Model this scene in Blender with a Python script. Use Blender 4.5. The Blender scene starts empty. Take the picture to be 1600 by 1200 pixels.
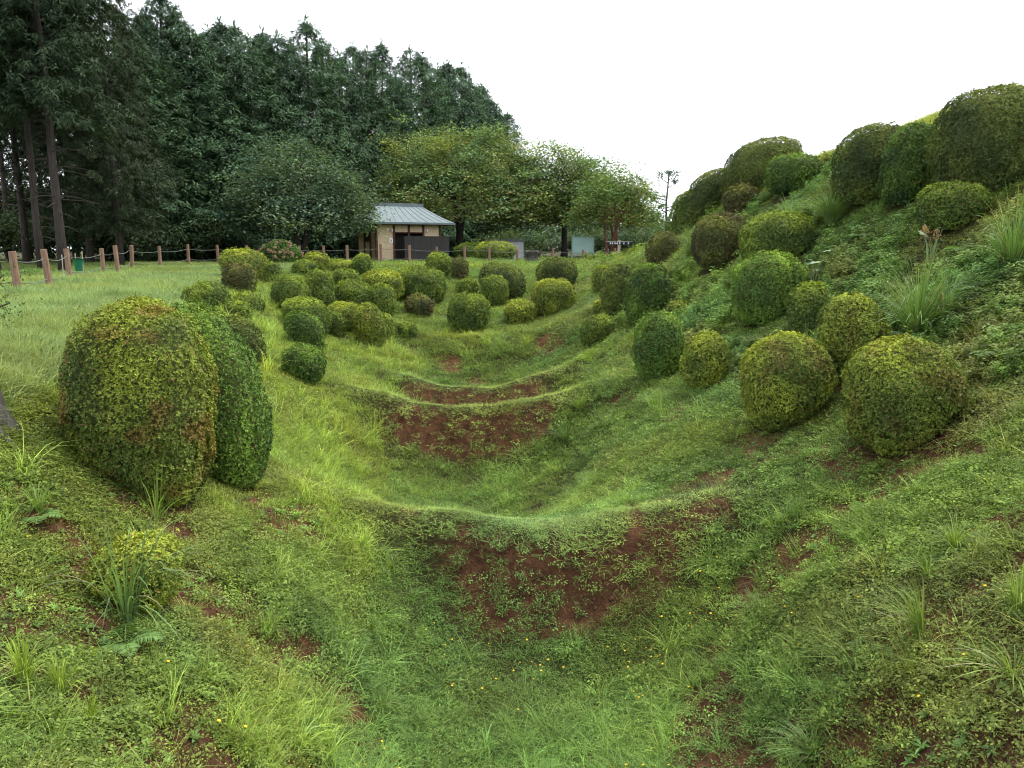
import bpy, math, random
import numpy as np

# ------------------------------------------------------------------ camera, sky, sun, exposure
SC = bpy.context.scene
COL = SC.collection
EYE = 1.2
cam_data = bpy.data.cameras.new('camera')
cam_data.sensor_width = 36.0
cam_data.lens = 27.0
cam_data.clip_start = 0.05
cam_data.clip_end = 3000.0
cam = bpy.data.objects.new('camera', cam_data)
COL.objects.link(cam)
cam.location = (0.0, 0.0, EYE)
cam.rotation_euler = (math.radians(90.0 - 9.93), 0.0, 0.0)
SC.camera = cam

SUN_EL, SUN_AZ = 62.0, 60.0          # azimuth clockwise from +Y (the viewing direction)
world = bpy.data.worlds.new('World')
SC.world = world
world.use_nodes = True
wn, wl = world.node_tree.nodes, world.node_tree.links
wn.clear()
w_out = wn.new('ShaderNodeOutputWorld')
w_bg = wn.new('ShaderNodeBackground')
w_sky = wn.new('ShaderNodeTexSky')
w_sky.sky_type = 'NISHITA'
w_sky.sun_disc = False
w_sky.sun_elevation = math.radians(SUN_EL)
w_sky.sun_rotation = math.radians(SUN_AZ)
w_sky.dust_density = 4.0
w_hsv = wn.new('ShaderNodeHueSaturation')
w_hsv.inputs['Saturation'].default_value = 0.22
w_mix = wn.new('ShaderNodeMix')                       # an even layer of cloud over the clear sky
w_mix.data_type = 'RGBA'
w_mix.inputs[0].default_value = 0.72
w_mix.inputs[7].default_value = (9.2, 9.8, 10.4, 1.0)
wl.new(w_sky.outputs[0], w_hsv.inputs['Color'])
wl.new(w_hsv.outputs[0], w_mix.inputs[6])
wl.new(w_mix.outputs[2], w_bg.inputs['Color'])
w_bg.inputs['Strength'].default_value = 0.1
wl.new(w_bg.outputs[0], w_out.inputs['Surface'])

sun_data = bpy.data.lights.new('sun', 'SUN')
sun_data.energy = 1.5
sun_data.angle = math.radians(24.0)
sun_data.color = (1.0, 0.96, 0.88)
sun = bpy.data.objects.new('sun', sun_data)
COL.objects.link(sun)
_el, _az = math.radians(SUN_EL), math.radians(SUN_AZ)
from mathutils import Vector, Matrix
_sd = Vector((math.sin(_az) * math.cos(_el), math.cos(_az) * math.cos(_el), math.sin(_el)))
sun.rotation_euler = _sd.to_track_quat('Z', 'Y').to_euler()
sun.location = (20, 10, 40)

SC.view_settings.view_transform = 'Standard'
SC.view_settings.look = 'None'
SC.view_settings.exposure = 1.62
SC.view_settings.gamma = 1.0
SC.view_settings.use_curve_mapping = False
SC.cycles.use_adaptive_sampling = True
SC.cycles.adaptive_threshold = 0.02
SC.cycles.pixel_filter_type = 'BLACKMAN_HARRIS'
SC.cycles.filter_width = 1.1
SC.cycles.max_bounces = 4
SC.cycles.diffuse_bounces = 3
SC.cycles.glossy_bounces = 2
SC.cycles.transmission_bounces = 3
SC.cycles.caustics_reflective = False
SC.cycles.caustics_refractive = False

rng = np.random.default_rng(11)
random.seed(11)
R = math.radians
# ------------------------------------------------------------------ terrain heights
_tab = np.random.default_rng(5).random((33, 33, 33))
def vnoise(p, s, seed=0):
    """smooth value noise in 0..1 at points p (n,3), cell size s"""
    q = np.asarray(p, float) / s + seed * 7.31 + 1000.0
    i = np.floor(q).astype(int)
    f = q - i
    f = f * f * (3 - 2 * f)
    i %= 32
    x, y, z = i[..., 0], i[..., 1], i[..., 2]
    fx, fy, fz = f[..., 0], f[..., 1], f[..., 2]
    t = _tab
    c00 = t[x, y, z] * (1 - fx) + t[x + 1, y, z] * fx
    c10 = t[x, y + 1, z] * (1 - fx) + t[x + 1, y + 1, z] * fx
    c01 = t[x, y, z + 1] * (1 - fx) + t[x + 1, y, z + 1] * fx
    c11 = t[x, y + 1, z + 1] * (1 - fx) + t[x + 1, y + 1, z + 1] * fx
    return (c00 * (1 - fy) + c10 * fy) * (1 - fz) + (c01 * (1 - fy) + c11 * fy) * fz
for _a in range(3):                                    # make the table wrap
    _sl = [slice(None)] * 3; _s0 = [slice(None)] * 3
    _sl[_a] = 32; _s0[_a] = 0
    _tab[tuple(_sl)] = _tab[tuple(_s0)]
def noise2(x, y, s, seed=0):
    return vnoise(np.stack([x, y, np.zeros_like(x) + seed * 3.7], -1), s, seed)
def fbm2(x, y, s, seed=0):
    return noise2(x, y, s, seed) * .55 + noise2(x, y, s * .47, seed + 1) * .3 + noise2(x, y, s * .21, seed + 2) * .15
def sstep(a, b, x):
    t = np.clip((x - a) / (b - a), 0, 1)
    return t * t * (3 - 2 * t)

#  lines that run along the moat: (x, z) of each at several distances y
TY = np.array([-6., 2., 4.5, 6.5, 9.3, 12.5, 16., 20., 24., 28., 34., 42., 60., 120.])
FEATURES = [  # x over TY, z over TY
    ([-30] * 14, [0.0, 0.0, 0.0, 0.0, 0.0, 0.0, 0.0, 0.0, 0.0, 0.05, .15, .3, .4, .4]),
    ([-5.0, -4.6, -4.8, -5.1, -5.6, -6.5, -7.6, -8.9, -9.9, -10.4, -10.6, -11, -12, -12],
     [-.1, -.1, -.1, -.05, -.05, 0.0, 0.0, 0.0, 0.05, 0.05, .15, .3, .4, .4]),
    ([-3.3, -3.1, -3.2, -3.3, -3.4, -3.9, -4.4, -5.0, -5.7, -6.4, -6.6, -7, -7, -7],
     [-.4, -1.1, -1.5, -1.6, -1.65, -1.65, -1.6, -1.75, -1.5, -1.05, -.35, .25, .4, .4]),
    ([-1.4, -1.3, -1.4, -1.6, -1.7, -2.2, -2.7, -2.8, -2.8, -2.8, -3.0, -3, -3, -3],
     [-.5, -1.2, -1.85, -2.02, -2.05, -1.96, -1.84, -2.22, -2.45, -1.95, -.85, .25, .4, .4]),
    ([.9, 1.0, 1.6, 2.1, 2.3, 1.5, .9, .6, .7, .9, 1.2, 1.5, 2, 2],
     [-.5, -1.2, -1.85, -2.02, -2.05, -1.96, -1.84, -2.22, -2.45, -1.95, -.95, .1, .4, .4]),
    ([3.2, 3.2, 3.4, 4.0, 4.5, 4.0, 3.3, 2.8, 2.7, 2.7, 3.0, 3.5, 4, 4],
     [-.7, -1.2, -1.5, -1.5, -1.55, -1.5, -1.55, -1.6, -1.55, -1.3, -.7, .1, .4, .4]),
    ([5.6, 5.6, 5.8, 6.3, 7.0, 7.0, 6.8, 6.4, 6.2, 5.8, 5.6, 6, 6, 6],
     [.3, .3, .3, .3, .35, .35, .5, .65, .9, 1.2, 1.1, .4, .4, .4]),
    ([8.4, 8.4, 8.6, 9.0, 9.4, 9.3, 9.3, 9.4, 9.3, 8.9, 8.6, 9, 9, 9],
     [2.0, 2.0, 2.0, 2.0, 2.1, 2.2, 2.7, 3.3, 3.7, 3.7, 2.7, .6, .4, .4]),
    ([14, 14, 14, 14, 14, 14, 14, 14, 14, 14, 14, 14, 14, 14],
     [3.0, 3.0, 3.0, 3.0, 3.0, 3.4, 4.2, 5.0, 5.5, 5.3, 3.6, .9, .4, .4]),
    ([40] * 14, [3.6, 3.6, 3.6, 3.6, 3.6, 4.2, 4.8, 5.6, 6.0, 5.8, 4, 1.0, .4, .4]),
]
GX = np.arange(-30, 30.01, 0.1)
GY = np.arange(-6, 62.01, 0.1)
def _gauss(a, sig, axis):
    k = int(sig * 3) + 1
    w = np.exp(-.5 * (np.arange(-k, k + 1) / sig) ** 2); w /= w.sum()
    pad = [(0, 0), (0, 0)]; pad[axis] = (k, k)
    b = np.pad(a, pad, mode='edge')
    out = np.zeros_like(a)
    for i, wi in enumerate(w):
        out += wi * (b[i:i + a.shape[0], :] if axis == 0 else b[:, i:i + a.shape[1]])
    return out
def _build_heights():
    fx, fz = [], []
    for xs, zs in FEATURES:
        fx.append(np.interp(GY, TY, xs)); fz.append(np.interp(GY, TY, zs))
    fx, fz = np.array(fx), np.array(fz)
    fx = _gauss(fx, 10, 1); fz = _gauss(fz, 6, 1)
    g = np.zeros((len(GY), len(GX)))
    for j in range(len(GY)):
        g[j] = np.interp(GX, fx[:, j], fz[:, j])
    g = _gauss(_gauss(g, 3.5, 0), 3.5, 1)
    X, Y = np.meshgrid(GX, GY)
    mid = np.interp(Y, [4, 9.3, 16.4, 21, 26], [.3, .45, -1.15, -1.1, -.95])
    g -= .36 * np.exp(-((X - mid) / 1.35) ** 2) * sstep(2, 6, Y) * (1 - sstep(22, 27, Y))
    g += (fbm2(X, Y, 2.6, 3) - .5) * .28
    soil = np.zeros_like(g)
    # pits dug into the moat floor; earth ridges stay standing between them:
    # (near edge y, far edge y, x centre, half width, depth, far-wall scale, near slope, bare half width, bare depth, bareness)
    for (ya, yb, xc, hw, dep, fw, ns, bw, bd, bs) in ((2.2, 9.3, .45, 2.9, 1.42, .36, .6, 1.55, .5, 1.0), (9.3, 16.4, -1.15, 2.9, 1.55, .36, .45, 1.75, .42, 1.0),
                                                      (16.4, 21.0, -1.1, 2.9, 1.05, .34, .45, 1.9, .55, .8), (21.0, 26.0, -.95, 2.7, .80, 1.6, .5, 0, 1, 0)):
        wob = (noise2(X, Y * 0, .9, int(yb)) - .5) * .26
        t = yb + .03 * (X - xc) ** 2 + wob - Y
        s_ = Y - ya - .28 - .03 * (X - xc) ** 2
        far_ = dep * (1 - np.exp(-np.maximum(t, 0) / fw)) * 1.02
        near_ = np.maximum(s_, 0) * ns
        k = .18
        h = np.clip(.5 + .5 * (near_ - far_) / k, 0, 1)
        d = np.maximum(near_ * (1 - h) + far_ * h - k * h * (1 - h), 0)
        side = X - xc + (noise2(X * .4, Y, 1.1, 17) - .5) * .35
        wide = 1.12 if ya < 5 else 1.42
        q = np.where(side > 0, side / (hw * wide), -side / hw)
        g -= d * (1 - sstep(np.where(side > 0, .46 / wide, .46), 1.02, q))
        if bw:
            m = sstep(-.05, .06, t) * (1 - sstep(bd * .6, bd * 1.35, t)) * (1 - sstep(bw * .72, bw * 1.15, np.abs(X - xc - .05 + (noise2(X, Y, .6, 21) - .5) * .9)))
            soil = np.maximum(soil, m * bs)
    # the far lip of the last pit is scalloped and partly bare
    lip = np.exp(-((Y - 25.6 - .05 * (X + 1) ** 2) / .7) ** 2)
    g += .30 * np.exp(-((Y - 26.6 - .05 * (X + 1) ** 2) / .8) ** 2) * (np.abs(X + 1) < 4)
    g = _gauss(_gauss(g, 1.0, 0), 4.0, 1)
    g += (noise2(X, Y, .75, 170) - .5) * .13 * sstep(2, 4, Y) * (1 - sstep(24, 28, Y))
    # bare scrapes on the banks: x, y, rx, ry, strength
    for (x, y, rx, ry, s) in SCRAPES:
        d2 = ((X - x) / rx) ** 2 + ((Y - y) / ry) ** 2 + (noise2(X, Y, .35, 31) - .5) * 1.5 + (noise2(X, Y, .9, 33) - .5) * 1.2
        m = (1 - sstep(.5, 1.2, d2)) * s
        soil = np.maximum(soil, m)
        g -= m * .05
    bank = (np.abs(X - .2) > 1.4) * sstep(3, 4, Y) * (1 - sstep(11, 13, Y)) * (1 - sstep(5.5, 7, np.abs(X)))
    soil = np.maximum(soil, sstep(.55, .64, fbm2(X, Y, .75, 140)) * bank * np.where(X > 0, 1.0, .8))
    soil = np.clip(soil * (.25 + 1.3 * (.6 * noise2(X, Y, .32, 40) + .4 * noise2(X, Y, .9, 42))), 0, 1)
    g += (noise2(X, Y, .22, 50) - .5) * .05 + soil * ((noise2(X, Y, .2, 51) - .5) * .14 + (noise2(X, Y, .5, 52) - .5) * .16)
    return g, soil
SCRAPES = [
    (-2.75, 6.3, .5, .40, 1.0), (-3.6, 7.3, .5, .4, .9), (-2.2, 6.1, .3, .25, .9), (-2.1, 4.45, .35, .25, 1.0), (-1.25, 4.6, .22, .28, 1.0), (-1.7, 4.1, .35, .3, .8), (-1.15, 5.3, .3, .25, .7),
    (-1.5, 5.2, .25, .2, .7), (2.6, 4.9, 1.0, .9, 1.0), (3.3, 5.7, .9, .7, .9), (2.1, 4.2, .6, .6, .9), (3.0, 4.2, .9, .5, 1.0), (2.0, 5.6, .5, .5, .7), (3.9, 5.2, .6, .6, .8),
    (3.0, 8.2, .5, .6, .7), (4.3, 8.5, .8, .5, .85), (5.6, 7.2, .5, .5, .7), (3.7, 11.0, .6, .5, .8), (3.0, 13.4, .5, .6, .7), (4.9, 9.2, .7, .6, .8),
    (2.1, 18.5, .5, .8, .7), (2.2, 8.75, .45, .3, .9), (2.3, 15.7, .4, .5, .6), (-4.0, 12.0, .35, .5, .8), (-4.3, 10.6, .25, .3, .7), (-2.9, 12.5, .3, .7, .6), (-2.5, 10.8, .3, .4, .7),
    (-2.0, 25.4, .8, .35, .9), (-3.4, 25.5, .5, .3, .8), (1.2, 26.0, .5, .5, .9), (-5.6, 24.5, .5, .4, .6), (-1.2, 24.6, .5, .3, .7), (8.2, 10.6, .6, .6, .6),
]
GH, GSOIL = _build_heights()
def _bil(G, x, y):
    fx = np.clip((np.asarray(x, float) - GX[0]) / .1, 0, len(GX) - 1.001)
    fy = np.clip((np.asarray(y, float) - GY[0]) / .1, 0, len(GY) - 1.001)
    i, j = fx.astype(int), fy.astype(int)
    u, v = fx - i, fy - j
    return (G[j, i] * (1 - u) + G[j, i + 1] * u) * (1 - v) + (G[j + 1, i] * (1 - u) + G[j + 1, i + 1] * u) * v
def H(x, y): return _bil(GH, x, y)
def SOIL(x, y): return _bil(GSOIL, x, y)
def NRM(x, y, e=.15):
    nx = (H(x - e, y) - H(x + e, y)) / (2 * e); ny = (H(x, y - e) - H(x, y + e)) / (2 * e)
    n = np.stack([nx, ny, np.ones_like(nx)], -1)
    return n / np.linalg.norm(n, axis=-1, keepdims=True)
# ------------------------------------------------------------------ clipped azaleas: x, y, half width, half depth, height, squareness, lean, foot, leaf tone, label
AZALEAS = [
    (-3.83, 7.79, 0.74, 0.72, 1.86, 3.2, 0.02, 0.78, 'yellow', 'largest azalea bush, tall and square, yellow green with rusty leaves, in the near left'),
    (-3.69, 9.2, 0.7, 0.69, 1.97, 3.0, -0.16, 0.86, 'fresh', 'tall plain green azalea with a sloping shoulder close behind the largest yellow green bush'),
    (-6.12, 12.6, 0.52, 0.51, 0.8, 2.2, 0, 0.9, 'yellow', 'low rusty azalea mound peeping over the top of the largest bush'),
    (-2.97, 5.75, 0.37, 0.36, 0.51, 2.2, 0, 0.8, 'lime', 'small loose lime green azalea among grass blades at the lower left'),
    (-7.97, 19.7, 0.41, 0.4, 0.67, 2.3, 0, 0.85, 'olive', 'round olive azalea at the left end of the low cluster on the grassy bank edge'),
    (-8.43, 21.8, 0.44, 0.43, 0.75, 2.1, -0.3, 0.85, 'olive', 'leaning azalea directly behind the leftmost small round azalea on the bank edge'),
    (-7.57, 21.25, 0.38, 0.37, 0.5, 2.1, -0.15, 0.9, 'olive', 'low grassy azalea between the leftmost small round bush and the slumped one'),
    (-7.98, 23.54, 0.41, 0.4, 0.61, 2.1, -0.3, 0.9, 'olive', 'small sloping azalea at the back right of the low bank-edge cluster'),
    (-5.53, 15.78, 0.41, 0.41, 0.87, 2.3, -0.42, 0.85, 'dark', 'slumped azalea leaning downhill, right beside the largest bush pair'),
    (-10.66, 30.96, 0.89, 0.87, 1.19, 2.6, -0.1, 0.85, 'yellow', 'broad yellow green azalea dome standing against the dark forest at the fence'),
    (-9.39, 26.68, 0.56, 0.55, 1.01, 2.3, 0, 0.85, 'brown', 'dark brownish round azalea directly in front of the broad dome by the fence'),
    (-9.42, 30.5, 0.33, 0.32, 0.85, 2.3, 0, 0.85, 'olive', 'small round azalea tucked right of the broad dome by the fence'),
    (-7.37, 25.74, 0.62, 0.61, 1.18, 2.6, -0.05, 0.7, 'olive', 'blocky olive azalea below the hydrangea, left edge of the main cluster'),
    (-9.21, 34.47, 0.54, 0.53, 0.74, 2.2, 0, 0.85, 'olive', 'small round azalea just below the hydrangea, in front of a taller dome'),
    (-9.7, 38.87, 0.63, 0.62, 0.89, 2.2, -0.15, 0.85, 'yellow', 'yellow green azalea dome beside the hydrangea and touching a fence post'),
    (-7.08, 28.3, 0.5, 0.49, 1.33, 2.9, 0, 0.8, 'olive', 'upright loaf-shaped azalea between the blocky bush and the four-step row of domes'),
    (-6.27, 23.64, 0.68, 0.67, 1.05, 2.5, -0.25, 0.85, 'olive', 'wide dome with a sloping right shoulder, above a slumped pair in the main cluster'),
    (-5.75, 21.46, 0.5, 0.49, 1.04, 2.5, -0.2, 0.8, 'green', 'dome bulging out below the wide sloping one, second lowest in its column'),
    (-4.4, 16.08, 0.43, 0.42, 0.77, 2.4, -0.05, 0.65, 'green', 'lowest azalea ball of the left bank, alone on the grass with a sprig on top'),
    (-5.62, 24.45, 0.29, 0.28, 0.82, 2.7, 0, 0.85, 'olive', 'narrow little azalea between the wide sloping dome and the arched pair'),
    (-5.57, 25.7, 0.59, 0.58, 0.93, 2.4, -0.1, 0.8, 'yellow', 'left half of the arched yellow green azalea pair with a hollow beneath'),
    (-4.56, 24.69, 0.52, 0.51, 1.3, 2.5, -0.18, 0.75, 'yellow', 'right half of the arched yellow green azalea pair with a hollow beneath'),
    (-4.25, 25.82, 0.32, 0.32, 0.86, 2.3, -0.1, 0.85, 'olive', 'small azalea stuck to the right end of the arched pair'),
    (-3.64, 26.54, 0.32, 0.32, 0.47, 2.1, 0, 0.7, 'olive', 'tiny azalea ball alone on the slope to the right of the arched pair'),
    (-5.9, 29.23, 0.7, 0.69, 1.1, 2.5, -0.25, 0.85, 'olive', 'large sloping dome, lowest of the four-step row that climbs to the fence'),
    (-7.1, 33.2, 0.56, 0.55, 0.77, 2.5, -0.12, 0.85, 'olive', 'dome second from below in the four-step row that climbs to the fence'),
    (-8.17, 37.62, 0.65, 0.63, 0.71, 2.4, -0.15, 0.85, 'yellow', 'dome third from below in the four-step row that climbs to the fence'),
    (-7.19, 37.33, 0.48, 0.47, 1.06, 2.5, 0, 0.7, 'olive', 'egg-shaped azalea just in front of the hut, topmost of the four-step row'),
    (-5.31, 32.15, 0.85, 0.83, 1.21, 2.5, -0.1, 0.85, 'lime', 'bright yellow green dome in front of the hut with a dark bite in its side'),
    (-4.95, 29.38, 0.53, 0.52, 1.15, 2.4, -0.1, 0.75, 'olive', 'round olive azalea in front of the bright yellow green dome below the hut'),
    (-3.88, 33.0, 1.04, 1.02, 1.43, 2.4, -0.1, 0.9, 'olive', 'widest dome of the far slope, below the dark board screen of the hut'),
    (-3.64, 30.37, 0.57, 0.56, 0.81, 2.2, -0.1, 0.85, 'brown', 'low half-withered azalea, green left and maroon right, under the widest dome'),
    (-3.71, 39.21, 0.62, 0.61, 1.19, 2.7, 0, 0.8, 'olive', 'upright egg-shaped azalea standing before the right end of the board screen'),
    (-2.59, 38.41, 0.43, 0.42, 1.08, 3.2, 0, 0.85, 'brown', 'narrow column-shaped azalea right of the egg-shaped one at the fence'),
    (-2.01, 34.55, 0.46, 0.45, 0.81, 2.3, 0, 0.85, 'olive', 'small round azalea behind the big ball in the middle of the slope'),
    (-1.63, 28.96, 0.77, 0.75, 1.38, 2.5, 0, 0.85, 'olive', 'big full azalea ball in the middle of the far slope with a shaggy tip'),
    (-0.74, 32.76, 0.59, 0.58, 1.25, 2.5, 0, 0.5, 'olive', 'mushroom-shaped azalea with a narrow foot, middle of the far slope'),
    (-0.37, 34.37, 0.96, 0.94, 1.51, 2.6, -0.25, 0.8, 'dark', 'dark sloping azalea directly behind the mushroom-shaped one'),
    (0.35, 30.07, 0.61, 0.59, 0.85, 2.3, 0, 0.8, 'lime', 'low dome with a yellow top and dark skirt at the far slope foot'),
    (2.1, 35.9, 0.89, 0.87, 1.48, 2.8, 0, 0.9, 'dark', 'big dark dome below the green notice board, rear one of two'),
    (1.65, 30.74, 0.86, 0.84, 1.33, 2.6, 0, 0.85, 'yellow', 'wide yellow-topped dome in front of the big dark dome below the notice board'),
    (3.55, 30.32, 0.44, 0.43, 1.04, 2.3, 0, 0.9, 'yellow', 'light olive azalea tucked behind the first dark loaf of the right bank'),
    (3.5, 25.46, 0.62, 0.61, 1.52, 2.6, 0.0, 0.6, 'dark', 'dark overhanging azalea by the grassy corridor, left of the twin loaf'),
    (3.89, 22.35, 0.66, 0.65, 1.67, 2.7, 0.08, 0.8, 'green', 'tall dark loaf leaning over the moat, right of the overhanging one'),
    (2.97, 26.28, 0.23, 0.23, 0.6, 2.3, 0, 0.9, 'lime', 'tiny yellow green azalea under the overhanging dark bush by the corridor'),
    (2.57, 23.54, 0.53, 0.52, 0.89, 2.4, 0.25, 0.7, 'olive', 'low azalea leaning into the grassy corridor, lowest of the far right bank'),
    (4.42, 20.67, 0.25, 0.24, 0.46, 2.1, 0, 0.85, 'lime', 'tiny fuzzy light green azalea behind the bright green ball'),
    (3.14, 16.3, 0.57, 0.56, 1.39, 2.5, 0.0, 0.6, 'fresh', 'bright fresh green azalea ball, first of the front row on the right bank'),
    (3.7, 14.55, 0.47, 0.46, 1.04, 2.3, 0.03, 0.6, 'lime', 'small mottled yellow azalea ball, second of the front row on the right bank'),
    (5.26, 27.37, 0.58, 0.56, 1.19, 2.6, 0.1, 0.75, 'brown', 'dark brown-green azalea at the far top, left of a grassy strip'),
    (6.15, 22.96, 0.89, 0.87, 1.48, 2.6, 0.05, 0.55, 'brown', 'dark overhanging azalea with a light green cap, left of a joined pair'),
    (6.59, 19.39, 0.91, 0.89, 1.34, 2.6, 0, 0.65, 'olive', 'broad olive azalea, right of the joined pair with the dark one'),
    (6.66, 30.33, 0.66, 0.64, 1.68, 2.6, 0.25, 0.8, 'olive', 'lower left end of the long sloping azalea bank on the skyline'),
    (7.37, 30.11, 0.92, 0.9, 1.89, 2.6, 0.45, 0.8, 'dark', 'middle part of the long sloping azalea bank on the skyline'),
    (8.42, 27.26, 1.25, 1.22, 1.73, 2.6, 0.45, 0.7, 'dark', 'high humped end of the long sloping azalea bank against the sky'),
    (8.46, 23.97, 0.8, 0.79, 1.1, 2.5, 0.05, 0.75, 'green', 'round dark azalea beside the open grass patch on the hilltop'),
    (7.59, 26.14, 0.62, 0.6, 0.9, 2.2, 0, 0.8, 'brown', 'small brownish azalea with pale leaves under the humped skyline bush'),
    (8.5, 18.87, 0.86, 0.84, 1.71, 2.7, 0.1, 0.8, 'dark', 'tall dark azalea on the hilltop, right of the open grass patch'),
    (8.66, 17.28, 0.63, 0.62, 1.58, 2.6, 0.1, 0.75, 'green', 'lighter green azalea squeezed between the two big dark hilltop bushes'),
    (9.23, 15.33, 1.1, 1.07, 1.81, 2.9, 0.05, 0.75, 'dark', 'biggest hilltop azalea, dark and cut off by the edge of the picture'),
    (8.21, 14.67, 0.63, 0.62, 0.82, 2.4, 0, 0.7, 'olive', 'round azalea below the biggest hilltop bush with withered flower spikes'),
    (5.53, 16.69, 0.79, 0.77, 1.44, 2.4, 0.03, 0.75, 'fresh', 'loose light green azalea overgrown with creeper and pale big leaves'),
    (5.58, 14.44, 0.42, 0.41, 1.0, 2.3, 0, 0.8, 'olive', 'azalea half hidden between the creeper-grown bush and the tall oval one'),
    (5.29, 11.84, 0.51, 0.5, 1.28, 2.5, -0.1, 0.7, 'yellow', 'tall oval azalea standing behind and between the two big front row balls'),
    (4.17, 11.55, 0.69, 0.68, 1.35, 2.3, 0.0, 0.55, 'yellow', 'wide yellow olive azalea, third of the front row on the right bank'),
    (4.86, 9.41, 0.7, 0.69, 1.31, 2.5, 0.0, 0.62, 'yellow', 'largest round azalea ball of the right bank, fourth and nearest of the front row'),
]
# tufts: x, y, height, blades, spread, blade width, tone, lean, label
TUFTS = [
    (7.82, 19.16, 1.25, 260, 1.15, 0.018, 'g1', (-0.1, -0.3), 'big drooping grass tussock below the open grass patch of the hilltop'),
    (7.52, 21.18, 0.9, 150, 0.75, 0.014, 'g3', (-0.2, -0.2), 'smaller grass tussock left of the big drooping one on the hilltop side'),
    (6.18, 11.72, 1.45, 260, 1.05, 0.018, 'g1', (-0.15, -0.2), 'largest tall grass tuft, arching over the ferns behind the oval azalea'),
    (6.59, 11.7, 1.0, 100, 0.5, 0.02, 'g3', (0, -0.1), 'upright pale-bladed grass rising behind the largest arching tuft'),
    (7.61, 11.82, 1.3, 210, 0.8, 0.017, 'g1', (-0.1, -0.25), 'tall grass tuft at the right border below the biggest hilltop azalea'),
    (5.92, 25.54, 1.15, 190, 0.8, 0.015, 'g3', (-0.25, -0.2), 'pale grass tussock between the brown-green and the capped azaleas'),
    (5.36, 24.38, 0.9, 150, 0.7, 0.014, 'g3', (-0.25, -0.2), 'lower pale grass tussock beside the shady hollow of the capped azalea'),
    (3.31, 5.8, 0.55, 170, 0.28, 0.007, 'g2', (-0.32, 0.12), 'bright grass tuft swept to one side above the bare soil, lower right'),
    (3.96, 6.52, 0.42, 130, 0.32, 0.007, 'g2', (0, -0.05), 'fine light green grass tuft in the middle of the lower right bank'),
    (3.39, 8.72, 0.38, 110, 0.3, 0.006, 'g1', (-0.1, -0.05), 'fine grass tuft halfway down the right bank below the wide azalea'),
    (2.67, 7.68, 0.36, 90, 0.28, 0.007, 'g1', (-0.15, -0.05), 'grey-green grass tuft right of the first bare ridge face'),
    (3.77, 5.34, 0.5, 110, 0.35, 0.007, 'g2', (0, -0.1), 'grass tuft at the right border of the lower right bank'),
    (3.65, 6.34, 0.34, 90, 0.26, 0.006, 'g2', (-0.05, -0.05), 'small fine tuft between the swept tuft and the light green one'),
    (2.46, 5.66, 0.34, 110, 0.3, 0.006, 'g1', (-0.2, 0), 'arching fine tuft at the bottom edge, right of the moat floor'),
    (3.4, 4.8, 0.3, 80, 0.35, 0.008, 'g2', (-0.2, -0.05), 'flat splayed grass tuft on the bare soil near the right border'),
    (-2.91, 5.42, 0.95, 64, 0.75, 0.016, 'g3', (0.14, -0.1), 'long pale blades arching out of the small lime green azalea'),
    (-2.92, 4.22, 0.42, 120, 0.16, 0.009, 'g4', (0.0, 0.0), 'bright yellow green upright grass at the left border, bottom corner'),
    (-2.77, 4.32, 0.34, 90, 0.16, 0.008, 'g4', (0.03, 0), 'bright yellow green upright grass right beside the corner clump'),
    (-2.51, 4.18, 0.26, 40, 0.08, 0.008, 'g4', (0, 0), 'little upright yellow green grass clump left of the lower scrapes'),
    (-1.48, 8.84, 0.26, 80, 0.24, 0.007, 'g2', (0.05, -0.05), 'fine grass tuft left of the nearest bare ridge face'),
    (-1.27, 6.78, 0.26, 70, 0.26, 0.007, 'g2', (-0.02, -0.06), 'grass tuft beside the lowest bare scrape of the left bank'),
    (-1.52, 7.7, 0.24, 60, 0.2, 0.006, 'g2', (0.0, -0.05), 'little tuft on the left bank foot below the ridge end'),
    (1.15, 15.82, 0.55, 150, 0.55, 0.01, 'g1', (-0.15, -0.1), 'soft grass tussock right of the second pit, lower one'),
    (1.46, 16.38, 0.5, 130, 0.5, 0.01, 'g2', (-0.15, -0.1), 'soft grass tussock right of the second ridge end'),
    (2.17, 19.72, 0.5, 120, 0.5, 0.01, 'g1', (-0.15, -0.1), 'soft grass tussock right of the third ridge, under the leaning azalea'),
    (-0.5, 14.24, 0.22, 70, 0.3, 0.007, 'g1', (0, -0.05), 'low grass tussock on the floor of the second pit'),
    (-3.43, 7.08, 0.65, 34, 0.5, 0.012, 'g2', (0.1, -0.1), 'few long single blades standing before the largest azalea'),
    (-3.96, 6.14, 0.3, 70, 0.22, 0.007, 'g2', (0, 0), 'wispy grass on the bank left below the largest azalea'),
    (5.42, 14.06, 0.4, 40, 0.3, 0.012, 'g3', (0, -0.1), 'thin grass blades between the half hidden and the wide yellow azalea'),
]
FERNS = [
    (7.66, 16.94, 0.55, 'pale fern below the tall dark hilltop azalea'),
    (7.8, 13.28, 0.5, 'yellow green fern under the round hilltop azalea with spikes'),
    (6.55, 12.0, 0.55, 'bright fern inside the largest arching tuft'),
    (6.12, 11.88, 0.5, 'blue-green fern at the foot of the largest arching tuft'),
    (7.2, 11.74, 0.5, 'fern on the weedy bank near the right border'),
    (-2.74, 5.04, 0.28, 'small fern under the little lime green azalea'),
    (-3.92, 6.06, 0.26, 'small light fern at the left border under the largest azalea'),
    (4.94, 13.98, 0.4, 'soft fern between the small mottled and the wide yellow azaleas'),
    (6.2, 9.7, 0.45, 'fern among ground cover right of the largest round azalea'),
    (-1.71, 5.64, 0.16, 'tiny fern beside the scrapes of the lower left bank'),
    (-19.62, 30.0, 1.6, 'tall bright fern frond clump at the edge of the wood by the first post'),
]
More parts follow.
